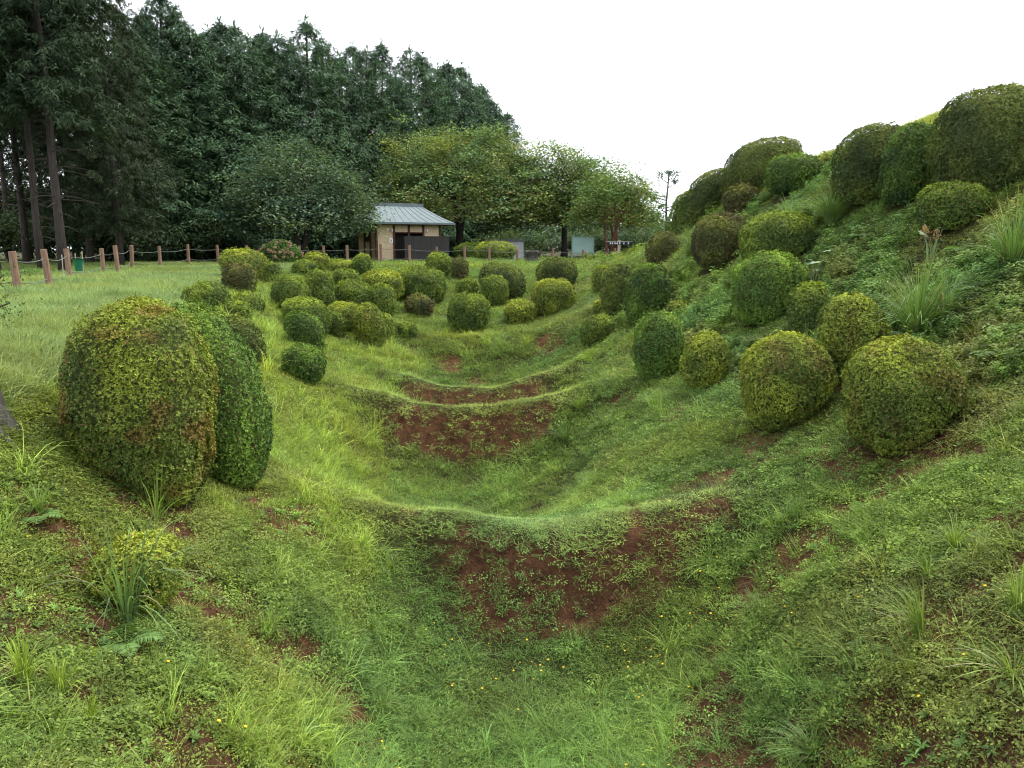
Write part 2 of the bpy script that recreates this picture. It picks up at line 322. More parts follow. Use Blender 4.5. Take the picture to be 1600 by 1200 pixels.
BROAD = [
    (6.4, 16.52, 0.8, 6, 'plant with pale whitish lobed leaves leaning on the creeper-grown azalea', 'pale_leaf', 1, 0),
    (7.54, 14.06, 0.6, 7, 'grey-green broad-leaved plant with two withered orange flower spikes', 'green_leaf', 2, 2),
]
# ------------------------------------------------------------------ helpers
def tag(o, label=None, cat=None, group=None, kind=None):
    if label: o['label'] = label
    if cat: o['category'] = cat
    if group: o['group'] = group
    if kind: o['kind'] = kind
    return o
def link(name, data, parent=None, loc=None):
    o = bpy.data.objects.new(name, data)
    COL.objects.link(o)
    if parent is not None: o.parent = parent
    if loc is not None: o.location = loc
    return o
def empty(name, loc, rz=0.0):
    o = link(name, None, None, loc)
    o.rotation_euler = (0, 0, rz)
    o.empty_display_size = .2
    return o
def quad_mesh(name, q, mat, col=None, smooth=False):
    """q: (n,4,3) corner points of separate quads; col: (n,3) or (n,4,3)"""
    n = len(q)
    me = bpy.data.meshes.new(name)
    me.vertices.add(n * 4); me.loops.add(n * 4); me.polygons.add(n)
    me.vertices.foreach_set('co', np.ascontiguousarray(q, dtype=np.float32).ravel())
    me.loops.foreach_set('vertex_index', np.arange(n * 4, dtype=np.int32))
    me.polygons.foreach_set('loop_start', np.arange(0, n * 4, 4, dtype=np.int32))
    if col is not None:
        if col.ndim == 2: col = np.repeat(col[:, None, :], 4, 1)
        c4 = np.concatenate([col.reshape(-1, 3), np.ones((n * 4, 1))], 1).astype(np.float32)
        a = me.attributes.new('tone', 'FLOAT_COLOR', 'POINT')
        a.data.foreach_set('color', c4.ravel())
    me.materials.append(mat)
    me.update(calc_edges=True)
    return me
def grid_mesh(name, V, mat, wrap=False, smooth=True, attr=None):
    """V: (a,b,3) grid of points"""
    a, b, _ = V.shape
    i, j = np.meshgrid(np.arange(a - 1), np.arange(b if wrap else b - 1), indexing='ij')
    j2 = (j + 1) % b
    f = np.stack([i * b + j, i * b + j2, (i + 1) * b + j2, (i + 1) * b + j], -1).reshape(-1, 4)
    me = bpy.data.meshes.new(name)
    me.vertices.add(a * b); me.loops.add(len(f) * 4); me.polygons.add(len(f))
    me.vertices.foreach_set('co', V.astype(np.float32).ravel())
    me.loops.foreach_set('vertex_index', f.astype(np.int32).ravel())
    me.polygons.foreach_set('loop_start', np.arange(0, len(f) * 4, 4, dtype=np.int32))
    me.polygons.foreach_set('use_smooth', np.full(len(f), smooth))
    if attr is not None:
        for k, v in attr.items():
            at = me.attributes.new(k, 'FLOAT', 'POINT')
            at.data.foreach_set('value', v.astype(np.float32).ravel())
    me.materials.append(mat)
    me.update(calc_edges=True)
    return me
class MB:
    """collects boxes, prisms and tubes for ONE mesh"""
    def __init__(s): s.v, s.f = [], []
    def add(s, v, f):
        b = len(s.v); s.v += [tuple(p) for p in v]; s.f += [tuple(i + b for i in q) for q in f]; return s
    def box(s, x0, x1, y0, y1, z0, z1):
        return s.add([(x0, y0, z0), (x1, y0, z0), (x1, y1, z0), (x0, y1, z0), (x0, y0, z1), (x1, y0, z1), (x1, y1, z1), (x0, y1, z1)],
                     [(3, 2, 1, 0), (4, 5, 6, 7), (0, 1, 5, 4), (1, 2, 6, 5), (2, 3, 7, 6), (3, 0, 4, 7)])
    def tube(s, pts, rad, n=8, cap=True):
        pts = [Vector(p) for p in pts]
        if not hasattr(rad, '__len__'): rad = [rad] * len(pts)
        rings = []
        t0 = None
        for i, p in enumerate(pts):
            d = (pts[min(i + 1, len(pts) - 1)] - pts[max(i - 1, 0)]).normalized()
            if t0 is None:
                t0 = d.orthogonal().normalized()
            else:
                t0 = (t0 - d * t0.dot(d)).normalized()
            b0 = d.cross(t0)
            rings.append([p + (t0 * math.cos(2 * math.pi * k / n) + b0 * math.sin(2 * math.pi * k / n)) * rad[i] for k in range(n)])
        v = [q for r in rings for q in r]
        f = [(i * n + k, i * n + (k + 1) % n, (i + 1) * n + (k + 1) % n, (i + 1) * n + k) for i in range(len(pts) - 1) for k in range(n)]
        if cap: f += [tuple(range(n))[::-1], tuple((len(pts) - 1) * n + k for k in range(n))]
        return s.add(v, f)
    def mesh(s, name, mat, smooth=False):
        me = bpy.data.meshes.new(name)
        me.from_pydata(s.v, [], s.f)
        me.materials.append(mat)
        if smooth: me.polygons.foreach_set('use_smooth', [True] * len(me.polygons))
        me.update(); return me
    def build(s, name, mat, parent=None, loc=None, smooth=False):
        return link(name, s.mesh(name, mat, smooth), parent, loc)

def unit(a): return a / np.maximum(np.linalg.norm(a, axis=-1, keepdims=True), 1e-9)
def kites(P, A, N, L, W, wide=.45, fold=.0, sag=0.0):
    """leaf-shaped quads: base P, axis A, facing N, length L, width W"""
    A = unit(A); S = unit(np.cross(A, N)); N = np.cross(S, A)
    L = np.asarray(L)[:, None]; W = np.asarray(W)[:, None]
    m = P + A * L * wide
    tip = P + A * L - N * L * sag
    return np.stack([P, m + S * W * .5 + N * W * fold, tip, m - S * W * .5 + N * W * fold], 1)

# ------------------------------------------------------------------ materials
def mat_base(name):
    m = bpy.data.materials.new(name); m.use_nodes = True
    nt = m.node_tree
    return m, nt, nt.nodes['Principled BSDF'], nt.nodes['Material Output']
def leaf_mat(name, instancer=False, trans=.3, rough=.55, spec=.3, gain=1.0):
    m, nt, p, out = mat_base(name)
    a = nt.nodes.new('ShaderNodeAttribute'); a.attribute_name = 'tone'
    a.attribute_type = 'GEOMETRY'
    c = a.outputs['Color']
    if instancer:
        b = nt.nodes.new('ShaderNodeAttribute'); b.attribute_name = 'shade'; b.attribute_type = 'INSTANCER'
        mx = nt.nodes.new('ShaderNodeMix'); mx.data_type = 'RGBA'; mx.blend_type = 'MULTIPLY'; mx.inputs[0].default_value = 1.0
        nt.links.new(c, mx.inputs[6]); nt.links.new(b.outputs['Vector'], mx.inputs[7]); c = mx.outputs[2]
    nt.links.new(c, p.inputs['Base Color'])
    p.inputs['Roughness'].default_value = rough
    p.inputs['Specular IOR Level'].default_value = spec
    t = nt.nodes.new('ShaderNodeBsdfTranslucent')
    g = nt.nodes.new('ShaderNodeMix'); g.data_type = 'RGBA'; g.blend_type = 'MULTIPLY'; g.inputs[0].default_value = 1.0
    g.inputs[7].default_value = (1.15, 1.2, .6, 1)
    nt.links.new(c, g.inputs[6]); nt.links.new(g.outputs[2], t.inputs['Color'])
    ms = nt.nodes.new('ShaderNodeMixShader'); ms.inputs[0].default_value = trans
    nt.links.new(p.outputs[0], ms.inputs[1]); nt.links.new(t.outputs[0], ms.inputs[2])
    nt.links.new(ms.outputs[0], out.inputs['Surface'])
    return m
def noise_mat(name, c1, c2, scale=6.0, rough=.8, bump=.3, stretch=None, spec=.2, detail=6.0, metal=0.0):
    m, nt, p, out = mat_base(name)
    tc = nt.nodes.new('ShaderNodeTexCoord'); mp = nt.nodes.new('ShaderNodeMapping')
    if stretch: mp.inputs['Scale'].default_value = stretch
    nz = nt.nodes.new('ShaderNodeTexNoise'); nz.inputs['Scale'].default_value = scale; nz.inputs['Detail'].default_value = detail; nz.inputs['Roughness'].default_value = .65
    cr = nt.nodes.new('ShaderNodeValToRGB')
    cr.color_ramp.elements[0].position = .32; cr.color_ramp.elements[1].position = .70
    cr.color_ramp.elements[0].color = (*c1, 1); cr.color_ramp.elements[1].color = (*c2, 1)
    nt.links.new(tc.outputs['Object'], mp.inputs[0]); nt.links.new(mp.outputs[0], nz.inputs['Vector'])
    nt.links.new(nz.outputs['Fac'], cr.inputs[0]); nt.links.new(cr.outputs[0], p.inputs['Base Color'])
    p.inputs['Roughness'].default_value = rough; p.inputs['Specular IOR Level'].default_value = spec; p.inputs['Metallic'].default_value = metal
    if bump:
        bp = nt.nodes.new('ShaderNodeBump'); bp.inputs['Strength'].default_value = bump; bp.inputs['Distance'].default_value = .02
        nt.links.new(nz.outputs['Fac'], bp.inputs['Height']); nt.links.new(bp.outputs[0], p.inputs['Normal'])
    return m
M = {}
M['azalea'] = leaf_mat('azalea_leaf', trans=.14, rough=.6, spec=.10)
M['tree_leaf'] = leaf_mat('tree_leaf', trans=.3, rough=.65, spec=.1)
M['conifer'] = leaf_mat('conifer_leaf', trans=.12, rough=.75, spec=.1)
M['grass'] = leaf_mat('grass_blade', instancer=True, trans=.35, rough=.6, spec=.16)
M['tuft'] = leaf_mat('tuft_blade', trans=.35, rough=.5, spec=.3)
M['twig'] = noise_mat('twig_mass', (.036, .042, .014), (.085, .105, .026), 22, .9, .8)
M['stem'] = noise_mat('stem_bark', (.035, .026, .018), (.09, .07, .05), 25, .9, .6)
M['bark'] = noise_mat('cedar_bark', (.022, .018, .016), (.062, .050, .044), 5, .9, .6, (4, 4, .35))
M['bark_red'] = noise_mat('red_bark', (.09, .042, .026), (.19, .10, .065), 6, .9, .5, (3, 3, .5))
M['bark_dark'] = noise_mat('dark_bark', (.014, .012, .010), (.045, .038, .032), 6, .9, .6, (3, 3, .5))
M['bark_grey'] = noise_mat('grey_bark', (.022, .02, .017), (.085, .078, .068), 7, .9, .9, (2.5, 2.5, .7))
M['post'] = noise_mat('fence_wood', (.10, .060, .040), (.24, .150, .105), 5, .85, .5, (5, 5, .6))
M['rope'] = noise_mat('fence_rope', (.07, .075, .065), (.15, .155, .14), 60, .8, .3)
M['plaster'] = noise_mat('beige_plaster', (.45, .345, .225), (.57, .45, .30), 2.5, .9, .15)
M['timber'] = noise_mat('dark_timber', (.045, .018, .012), (.10, .04, .026), 6, .7, .3, (4, 4, .5))
M['screen'] = noise_mat('charcoal_boards', (.018, .016, .016), (.042, .038, .037), 5, .75, .4, (6, 6, .4))
M['copper'] = noise_mat('weathered_copper_roof', (.065, .088, .094), (.115, .145, .150), 1.4, .55, .1, (1, 3, 1), .4)
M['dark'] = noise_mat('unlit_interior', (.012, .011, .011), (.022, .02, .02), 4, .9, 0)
M['white'] = noise_mat('white_paint', (.68, .69, .70), (.80, .80, .80), 2, .7, .05)
M['concrete'] = noise_mat('concrete', (.42, .43, .44), (.62, .63, .64), 1.5, .85, .2)
M['slate'] = noise_mat('grey_coping', (.13, .14, .15), (.22, .23, .24), 3, .7, .1)
M['board'] = noise_mat('grey_green_board', (.20, .30, .27), (.26, .36, .33), 1.2, .5, .03)
M['board_frame'] = noise_mat('green_metal_frame', (.14, .23, .20), (.20, .29, .26), 3, .45, .05)
M['black'] = noise_mat('black_paint', (.012, .012, .014), (.022, .022, .025), 4, .5, .05)
M['tub'] = noise_mat('green_plastic', (.008, .085, .04), (.012, .12, .06), 4, .4, .05)
M['stone'] = noise_mat('foundation_stone', (.07, .07, .07), (.16, .155, .15), 5, .9, .4)
M['wood_pale'] = noise_mat('pale_sign_post', (.26, .21, .16), (.42, .36, .29), 6, .8, .3, (4, 4, .4))

def ground_material():
    m, nt, p, out = mat_base('earth_and_thatch')
    N, Lk = nt.nodes, nt.links
    geo = N.new('ShaderNodeNewGeometry')
    a = N.new('ShaderNodeAttribute'); a.attribute_name = 'soil'
    n1 = N.new('ShaderNodeTexNoise'); n1.inputs['Scale'].default_value = 1.3; n1.inputs['Detail'].default_value = 8; n1.inputs['Roughness'].default_value = .7
    n2 = N.new('ShaderNodeTexNoise'); n2.inputs['Scale'].default_value = 22; n2.inputs['Detail'].default_value = 6; n2.inputs['Roughness'].default_value = .75
    for n in (n1, n2): Lk.new(geo.outputs['Position'], n.inputs['Vector'])
    soil = N.new('ShaderNodeValToRGB'); e = soil.color_ramp.elements
    e[0].position = .36; e[0].color = (.034, .016, .009, 1); e[1].position = .66; e[1].color = (.150, .072, .038, 1)
    x = e.new(.52); x.color = (.092, .042, .021, 1)
    n3 = N.new('ShaderNodeTexNoise'); n3.inputs['Scale'].default_value = 5; n3.inputs['Detail'].default_value = 8; n3.inputs['Roughness'].default_value = .8
    Lk.new(geo.outputs['Position'], n3.inputs['Vector'])
    Lk.new(n3.outputs['Fac'], soil.inputs[0])
    th = N.new('ShaderNodeValToRGB'); e = th.color_ramp.elements
    e[0].position = .35; e[0].color = (.020, .020, .008, 1); e[1].position = .68; e[1].color = (.044, .056, .015, 1)
    Lk.new(n1.outputs['Fac'], th.inputs[0])
    mx = N.new('ShaderNodeMix'); mx.data_type = 'RGBA'
    ma = N.new('ShaderNodeMath'); ma.operation = 'MULTIPLY_ADD'; ma.inputs[1].default_value = 1.6; ma.inputs[2].default_value = .12; ma.use_clamp = True
    Lk.new(a.outputs['Fac'], ma.inputs[0]); Lk.new(ma.outputs[0], mx.inputs[0])
    Lk.new(th.outputs[0], mx.inputs[6]); Lk.new(soil.outputs[0], mx.inputs[7]); Lk.new(mx.outputs[2], p.inputs['Base Color'])
    bp = N.new('ShaderNodeBump'); bp.inputs['Strength'].default_value = 1.0; bp.inputs['Distance'].default_value = .06
    Lk.new(n2.outputs['Fac'], bp.inputs['Height']); Lk.new(bp.outputs[0], p.inputs['Normal'])
    p.inputs['Roughness'].default_value = .95; p.inputs['Specular IOR Level'].default_value = .1
    return m
M['ground'] = ground_material()

# ------------------------------------------------------------------ the ground: one sheet
def _axis(lo, a, b, hi, fine, mid):
    inner = np.arange(a, b + 1e-6, fine)
    def outer(start, end):
        out, x, st = [], start, mid
        sgn = 1 if end > start else -1
        while (end - x) * sgn > 0:
            x += sgn * st; st *= 1.16; out.append(x)
        return out
    return np.array(outer(a, lo)[::-1] + list(inner) + outer(b, hi))
gx = _axis(-900, -11, 12, 900, .11, .2)
gy = _axis(-200, 2.5, 29, 1500, .11, .2)
GXX, GYY = np.meshgrid(gx, gy)
_z = H(GXX, GYY)
_soil = SOIL(GXX, GYY) * (GXX > -30) * (GXX < 30) * (GYY < 60)
ground = link('ground', grid_mesh('ground', np.stack([GXX, GYY, _z], -1), M['ground'], attr={'soil': _soil}))
tag(ground, 'grassy earthwork with a moat divided by earth ridges between two banks', kind='structure')

# ------------------------------------------------------------------ grass, ground cover and flowers
def proto(name, q, v):
    me = quad_mesh(name, q, M['grass'], v)
    return bpy.data.objects.new(name, me)
def blades(n, hmin, hmax, rad, width, lean, seg=2, r=rng):
    """arching blades as strips of quads; returns quads and per-blade shade"""
    th = r.random(n) * 2 * np.pi; rr = rad * np.sqrt(r.random(n))
    base = np.stack([rr * np.cos(th), rr * np.sin(th), np.zeros(n)], -1)
    ph = th + r.normal(0, .9, n)
    d = np.stack([np.cos(ph), np.sin(ph), np.zeros(n)], -1)
    s = np.stack([-np.sin(ph), np.cos(ph), np.zeros(n)], -1)
    h = r.uniform(hmin, hmax, n); ln = r.uniform(lean * .3, lean * 1.3, n)
    up = np.array([0, 0, 1.])
    ts = np.linspace(0, 1, seg + 1)
    pts = [base + d * (h * ln * t ** 1.8)[:, None] + up * (h * (t - .42 * np.minimum(ln, 1.3) * t ** 2.6))[:, None] for t in ts]
    ws = [width * r.uniform(.7, 1.2, n) * (1 - t) ** .6 + 1e-4 for t in ts]
    q = []
    for k in range(seg):
        a, b = pts[k], pts[k + 1]; wa, wb = ws[k][:, None] * .5, ws[k + 1][:, None] * .5
        q.append(np.stack([a - s * wa, a + s * wa, b + s * wb, b - s * wb], 1))
    q = np.concatenate(q)
    sh = r.uniform(.6, 1.35, n)
    yel = r.random(n)
    c = np.stack([sh * (1 + .25 * yel), sh * (1 + .05 * yel), sh * (1 - .2 * yel)], -1)
    dry = yel > .93
    c[dry] = np.array([1.9, 1.35, 1.3]) * sh[dry][:, None]
    return q, np.tile(c, (seg, 1))
def leafy(n, rad, hgt, L, W, r=rng, tilt=.5):
    th = r.random(n) * 2 * np.pi; rr = rad * np.sqrt(r.random(n))
    P = np.stack([rr * np.cos(th), rr * np.sin(th), hgt * r.uniform(.15, 1, n)], -1)
    ph = r.random(n) * 2 * np.pi
    A = np.stack([np.cos(ph), np.sin(ph), r.normal(.05, .35, n)], -1)
    N = np.stack([r.normal(0, tilt, n), r.normal(0, tilt, n), np.ones(n)], -1)
    q = kites(P, A, N, L * r.uniform(.6, 1.25, n), W * r.uniform(.7, 1.2, n), .42, .12, .12)
    sh = r.uniform(.55, 1.4, n)
    y = r.random(n)
    c = np.stack([sh * (1 + .3 * y), sh * (1 + .1 * y), sh * (1 - .15 * y)], -1)
    br = r.random(n) > .975
    c[br] *= np.array([1.45, .95, .8])
    return q, c
def joinp(*a): return np.concatenate([x[0] for x in a]), np.concatenate([x[1] for x in a])
LAWN = [proto('lawn_clump', *blades(26, .05, .12, .10, .007, .9)), proto('lawn_clump', *blades(22, .06, .16, .10, .007, 1.1)),
        proto('lawn_clump', *joinp(blades(16, .05, .12, .10, .007, 1.0), leafy(12, .10, .05, .03, .018)))]
LONG = [proto('long_clump', *blades(24, .18, .42, .11, .008, .9, 3)), proto('long_clump', *blades(20, .15, .50, .12, .008, 1.2, 3)),
        proto('long_clump', *blades(26, .12, .30, .13, .007, 1.0, 3))]
LEAFY = [proto('leafy_clump', *joinp(leafy(36, .13, .09, .034, .019), blades(7, .06, .15, .1, .005, 1.0))), proto('leafy_clump', *joinp(leafy(28, .12, .12, .042, .021), blades(6, .08, .18, .1, .005, 1.0))),
         proto('leafy_clump', *joinp(leafy(22, .12, .07, .028, .019), blades(16, .06, .17, .1, .005, 1.0))),
         proto('leafy_clump', *joinp(leafy(12, .11, .06, .040, .027), leafy(20, .13, .12, .026, .011), blades(8, .07, .16, .1, .005, 1.1)))]
def weed(n_stem, h):
    qs, cs = [], []
    for k in range(n_stem):
        a = rng.random() * 6.28; ln = rng.uniform(.1, .5)
        d = np.array([math.cos(a), math.sin(a), 0.])
        m = 12
        t = np.linspace(.15, 1, m)
        P = d * (ln * h * t ** 1.5)[:, None] + np.array([0, 0, 1.]) * (h * t)[:, None] + rng.normal(0, .01, (m, 3))
        ph = rng.random(m) * 6.28
        A = np.stack([np.cos(ph), np.sin(ph), rng.normal(.15, .3, m)], -1)
        N = np.stack([rng.normal(0, .3, m), rng.normal(0, .3, m), np.ones(m)], -1)
        qs.append(kites(P, A, N, rng.uniform(.05, .11, m), rng.uniform(.02, .045, m), .4, .1, .15))
        sh = rng.uniform(.6, 1.4, m); cs.append(np.stack([sh, sh, sh * .9], -1))
    return np.concatenate(qs), np.concatenate(cs)
WEEDS = [proto('weed_clump', *weed(7, .35)), proto('weed_clump', *weed(9, .28)), proto('weed_clump', *joinp(weed(5, .42), blades(10, .2, .45, .12, .009, 1.1, 3)))]
def flower_proto():
    q, c = [], []
    P = np.zeros((5, 3)); P[:, 2] = .10
    ph = np.arange(5) * 2 * np.pi / 5
    A = np.stack([np.cos(ph), np.sin(ph), np.full(5, .25)], -1); N = np.tile([0, 0, 1.], (5, 1))
    q.append(kites(P, A, N, np.full(5, .017), np.full(5, .014), .6)); c.append(np.tile([1., 1., 1.], (5, 1)))
    q.append(np.array([[[-.002, 0, 0], [.002, 0, 0], [.002, 0, .1], [-.002, 0, .1]]])); c.append(np.array([[.12, .3, .8]]))
    return np.concatenate(q), np.concatenate(c)
FLOWER = [proto('flower', *flower_proto())]

def scatter_group(name, protos):
    ng = bpy.data.node_groups.new(name, 'GeometryNodeTree')
    ng.interface.new_socket('Geometry', in_out='INPUT', socket_type='NodeSocketGeometry')
    ng.interface.new_socket('Geometry', in_out='OUTPUT', socket_type='NodeSocketGeometry')
    N, L = ng.nodes, ng.links
    gi, go = N.new('NodeGroupInput'), N.new('NodeGroupOutput')
    iop = N.new('GeometryNodeInstanceOnPoints')
    L.new(gi.outputs[0], iop.inputs['Points'])
    join = N.new('GeometryNodeJoinGeometry')
    for p in protos:
        oi = N.new('GeometryNodeObjectInfo'); oi.inputs['Object'].default_value = p
        g2 = N.new('GeometryNodeGeometryToInstance')
        L.new(oi.outputs['Geometry'], g2.inputs[0]); L.new(g2.outputs[0], join.inputs[0])
    L.new(join.outputs[0], iop.inputs['Instance'])
    iop.inputs['Pick Instance'].default_value = True
    def na(nm, t):
        n = N.new('GeometryNodeInputNamedAttribute'); n.data_type = t; n.inputs['Name'].default_value = nm
        return n.outputs['Attribute']
    L.new(na('pick', 'INT'), iop.inputs['Instance Index'])
    e2r = N.new('FunctionNodeEulerToRotation')
    L.new(na('turn', 'FLOAT_VECTOR'), e2r.inputs[0]); L.new(e2r.outputs[0], iop.inputs['Rotation'])
    L.new(na('size', 'FLOAT_VECTOR'), iop.inputs['Scale'])
    L.new(iop.outputs[0], go.inputs[0])
    return ng
def scatter(name, protos, x, y, size, shade, label, sink=.01, upright=.45):
    n = len(x)
    me = bpy.data.meshes.new(name)
    me.vertices.add(n)
    z = H(x, y) - sink
    me.vertices.foreach_set('co', np.stack([x, y, z], -1).astype(np.float32).ravel())
    nr = NRM(x, y); nr[:, 2] += upright * 2; nr = unit(nr)
    yaw = rng.random(n) * 2 * np.pi
    # euler that tips +Z onto nr after a random yaw about it
    tilt = np.arccos(np.clip(nr[:, 2], -1, 1)); az = np.arctan2(nr[:, 1], nr[:, 0])
    ca, sa, ct, st = np.cos(az), np.sin(az), np.cos(tilt), np.sin(tilt)
    cy, sy = np.cos(yaw - az), np.sin(yaw - az)
    # R = Rz(az) Ry(tilt) Rz(yaw-az)
    r00 = ca * ct * cy - sa * sy; r10 = sa * ct * cy + ca * sy; r20 = -st * cy
    r21 = st * sy; r22 = ct
    turn = np.stack([np.arctan2(r21, r22), np.arcsin(np.clip(-r20, -1, 1)), np.arctan2(r10, r00)], -1)
    if size.ndim == 1: size = np.repeat(size[:, None], 3, 1)
    for nm, t, d in (('turn', 'FLOAT_VECTOR', turn), ('size', 'FLOAT_VECTOR', size), ('shade', 'FLOAT_VECTOR', shade)):
        a = me.attributes.new(nm, t, 'POINT'); a.data.foreach_set('vector', d.astype(np.float32).ravel())
    a = me.attributes.new('pick', 'INT', 'POINT'); a.data.foreach_set('value', rng.integers(0, len(protos), n).astype(np.int32))
    me.materials.append(M['grass'])
    o = link(name, me)
    md = o.modifiers.new('scatter', 'NODES'); md.node_group = scatter_group(name, protos)
    tag(o, label, kind='stuff')
    return o
def rim(i, y): return np.interp(y, TY, FEATURES[i][0])
def sample(y0, y1, dens):
    """even random points of the ground the view takes in, with a margin"""
    n = int(dens * (y1 - y0) * (.80 * (y0 + y1) + 5))
    y = rng.uniform(y0, y1, n * 2); x = rng.uniform(-1, 1, n * 2) * (.80 * y1 + 2.5)
    k = np.abs(x) < .80 * y + 2.5
    x, y = x[k], y[k]
    return x[:n], y[:n]
BANDS = [(2.6, 8, 390), (8, 13, 270), (13, 20, 150), (20, 30, 85), (30, 46, 42), (46, 60, 14)]
pts = [sample(a, b, d) + (np.full(0, 0),) for a, b, d in BANDS]
SX = np.concatenate([p[0] for p in pts]); SY = np.concatenate([p[1] for p in pts])
# thin what hides behind the hilltop
steep = NRM(SX, SY)[:, 2]                            # as thick on steep faces as on the flat
xs_ = rng.random(len(SX)) < np.clip(1 / np.maximum(steep, .4) - 1, 0, 1)
SX = np.concatenate([SX, SX[xs_] + rng.normal(0, .06, xs_.sum())]); SY = np.concatenate([SY, SY[xs_] + rng.normal(0, .06, xs_.sum())])
keep = ~((SX > 15) & (SY > 32))
SX, SY = SX[keep], SY[keep]
soil = SOIL(SX, SY)
dist_grow = np.interp(SY, [3, 8, 16, 30, 60], [.85, .95, 1.15, 1.7, 2.6])
rL, fL, fR, mR, uR, tR = (rim(i, SY) for i in (1, 3, 4, 5, 6, 7))
u = rng.random(len(SX))
on_terrace = SX < rL + .3
far_slope = SY > 25.5
left_bank = (~on_terrace) & (SX < fL) & ~far_slope
right_bank = (SX > fR + .2)
upper_right = SX > mR + .6
hill_top = (SX > tR + .4)
floor_ = ~on_terrace & ~left_bank & ~right_bank & ~far_slope
patch = fbm2(SX, SY, 1.1, 60)
patch2 = fbm2(SX, SY, .55, 66)
under = np.zeros(len(SX), bool)                     # little grows right under the clipped bushes
for row in AZALEAS:
    under |= ((SX - row[0]) / (row[2] * .62)) ** 2 + ((SY - row[1]) / (row[3] * .62)) ** 2 < 1
bare = rng.random(len(SX)) < np.clip(soil * 1.08, 0, .90)
p_long = np.where(on_terrace, np.where(SY > 8.5, .8, .35), 0) + np.where(far_slope & ~right_bank & ~on_terrace, .10 + .5 * sstep(36, 42, SY), 0) + np.where(hill_top, .7, 0)
p_long += np.where(right_bank & ~hill_top & far_slope, .3, 0)
p_leaf = np.where(left_bank, np.where(SY < 8, .85, .30), 0) + np.where(right_bank & ~hill_top, .72, 0) + np.where(on_terrace & (SY < 8.5), .45, 0) + np.where(floor_, .14, 0) + np.where(far_slope & ~right_bank & ~on_terrace, .22, 0)
p_leaf = np.clip(p_leaf + (patch2 - .5) * .9 * (p_leaf > .1), 0, 1)
p_weed = np.where(upper_right & ~hill_top & (SY > 9), .28, 0)
nearb = np.zeros(len(SX), bool)
for row in AZALEAS:
    nearb |= ((SX - row[0]) / (row[2] + .25)) ** 2 + ((SY - row[1] + .2) / (row[3] + .35)) ** 2 < 1
p_weed = np.where(nearb, 0, p_weed)
crest = np.zeros(len(SX))
for y0_, xc_ in ((9.3, .45), (16.4, -1.15), (21.0, -1.1)):
    crest = np.maximum(crest, np.exp(-((SY - y0_ - .22 - .03 * (SX - xc_) ** 2 + (noise2(SX, SY, .5, 160) - .5) * .3) / .40) ** 2) * (1 - sstep(2.0, 3.1, np.abs(SX - xc_))))
kind = np.where(u < p_long, 1, np.where(u < p_long + p_leaf, 2, np.where(u < p_long + p_leaf + p_weed, 3, 0)))
C = {'left': (.195, .290, .058), 'terr': (.150, .228, .085), 'floor': (.130, .220, .050), 'right': (.112, .190, .044), 'far': (.135, .205, .040), 'hill': (.21, .27, .060), 'leaf': (.115, .190, .042), 'leafl': (.145, .210, .044)}
C = {k: np.array(v) for k, v in C.items()}
kind = np.where(crest > .4, 0, kind)
sh = np.tile(C['floor'], (len(SX), 1))
sh[left_bank] = C['left']; sh[right_bank] = C['right']; sh[far_slope] = C['far']; sh[on_terrace] = C['terr']; sh[hill_top] = C['hill']
sh[(kind == 2)] = C['leaf']
sh[(kind == 2) & (left_bank | on_terrace)] = C['leafl']
# dividing ridges carry short yellowish turf
sh = sh * (1 - crest[:, None] * .9) + np.array([.20, .285, .070]) * (crest[:, None] * .9)
tonev = .50 + .55 * patch + .50 * noise2(SX, SY, .28, 101)
yel = (fbm2(SX, SY, 1.7, 71) - .5)
sh = sh * tonev[:, None] * np.stack([1 + .7 * yel, 1 + .2 * yel, 1 - .6 * yel], -1)
dry_ = sstep(.52, .72, fbm2(SX, SY, .9, 95)) * np.where(upper_right & ~hill_top & (SY > 8), .5, np.where(left_bank | (right_bank & ~hill_top), .30, .10))
sh = sh * (1 - dry_[:, None]) + np.array([.170, .150, .052]) * dry_[:, None] * (.7 + .6 * patch2[:, None])
sh *= rng.uniform(.6, 1.4, (len(SX), 1))
size = dist_grow * rng.uniform(.7, 1.25, len(SX)) * (.75 + .5 * patch2)
size3 = np.stack([size, size, size], -1)
lowturf = (kind == 0) & (floor_ | (np.abs(SY - 9.6) < .6))
size3[lowturf, 2] *= .75
size3[left_bank & (kind == 0), 2] *= 1.4
lg = kind == 1
size3[lg, 2] *= np.interp(SY[lg], [9, 18, 30, 45, 60], [.9, .8, .5, .30, .20])
ok = ~bare & ~under
size3[crest > .3, 2] *= .5
size3[nearb, 2] *= .7
for knd, nm, pr, lab in ((0, 'lawn_grass', LAWN, 'short bright green grass over the moat floor, ridges and left bank'),
                         (1, 'long_grass', LONG, 'long pale green meadow grass on the flat ground and hilltop'),
                         (2, 'ground_cover', LEAFY, 'low leafy ground cover over the steep banks of the moat'),
                         (3, 'tall_weeds', WEEDS, 'knee-high leafy weeds on the upper part of the steep right bank')):
    k = ok & (kind == knd)
    s3 = size3[k] * (.9 if knd != 3 else .68)
    scatter(nm, pr, SX[k], SY[k], s3, sh[k], lab)
# thatch of shaggy longer blades here and there
k = ok & ((kind == 0) | (kind == 2)) & (rng.random(len(SX)) < np.where(patch > .58, .16, .03)) & (SY < 30) & (crest < .1)
scatter('shaggy_grass', LONG, SX[k], SY[k], size3[k] * rng.uniform(.45, .95, (k.sum(), 1)), sh[k] * 1.2, 'shaggy longer grass blades dotted through the turf of both banks')
# sparse plants rooted in the bare soil
k = bare & (rng.random(len(SX)) < .22)
scatter('soil_sprigs', LEAFY, SX[k], SY[k], size3[k] * .75, sh[k] * 1.05, 'sparse leafy sprigs rooted in the bare brown soil')
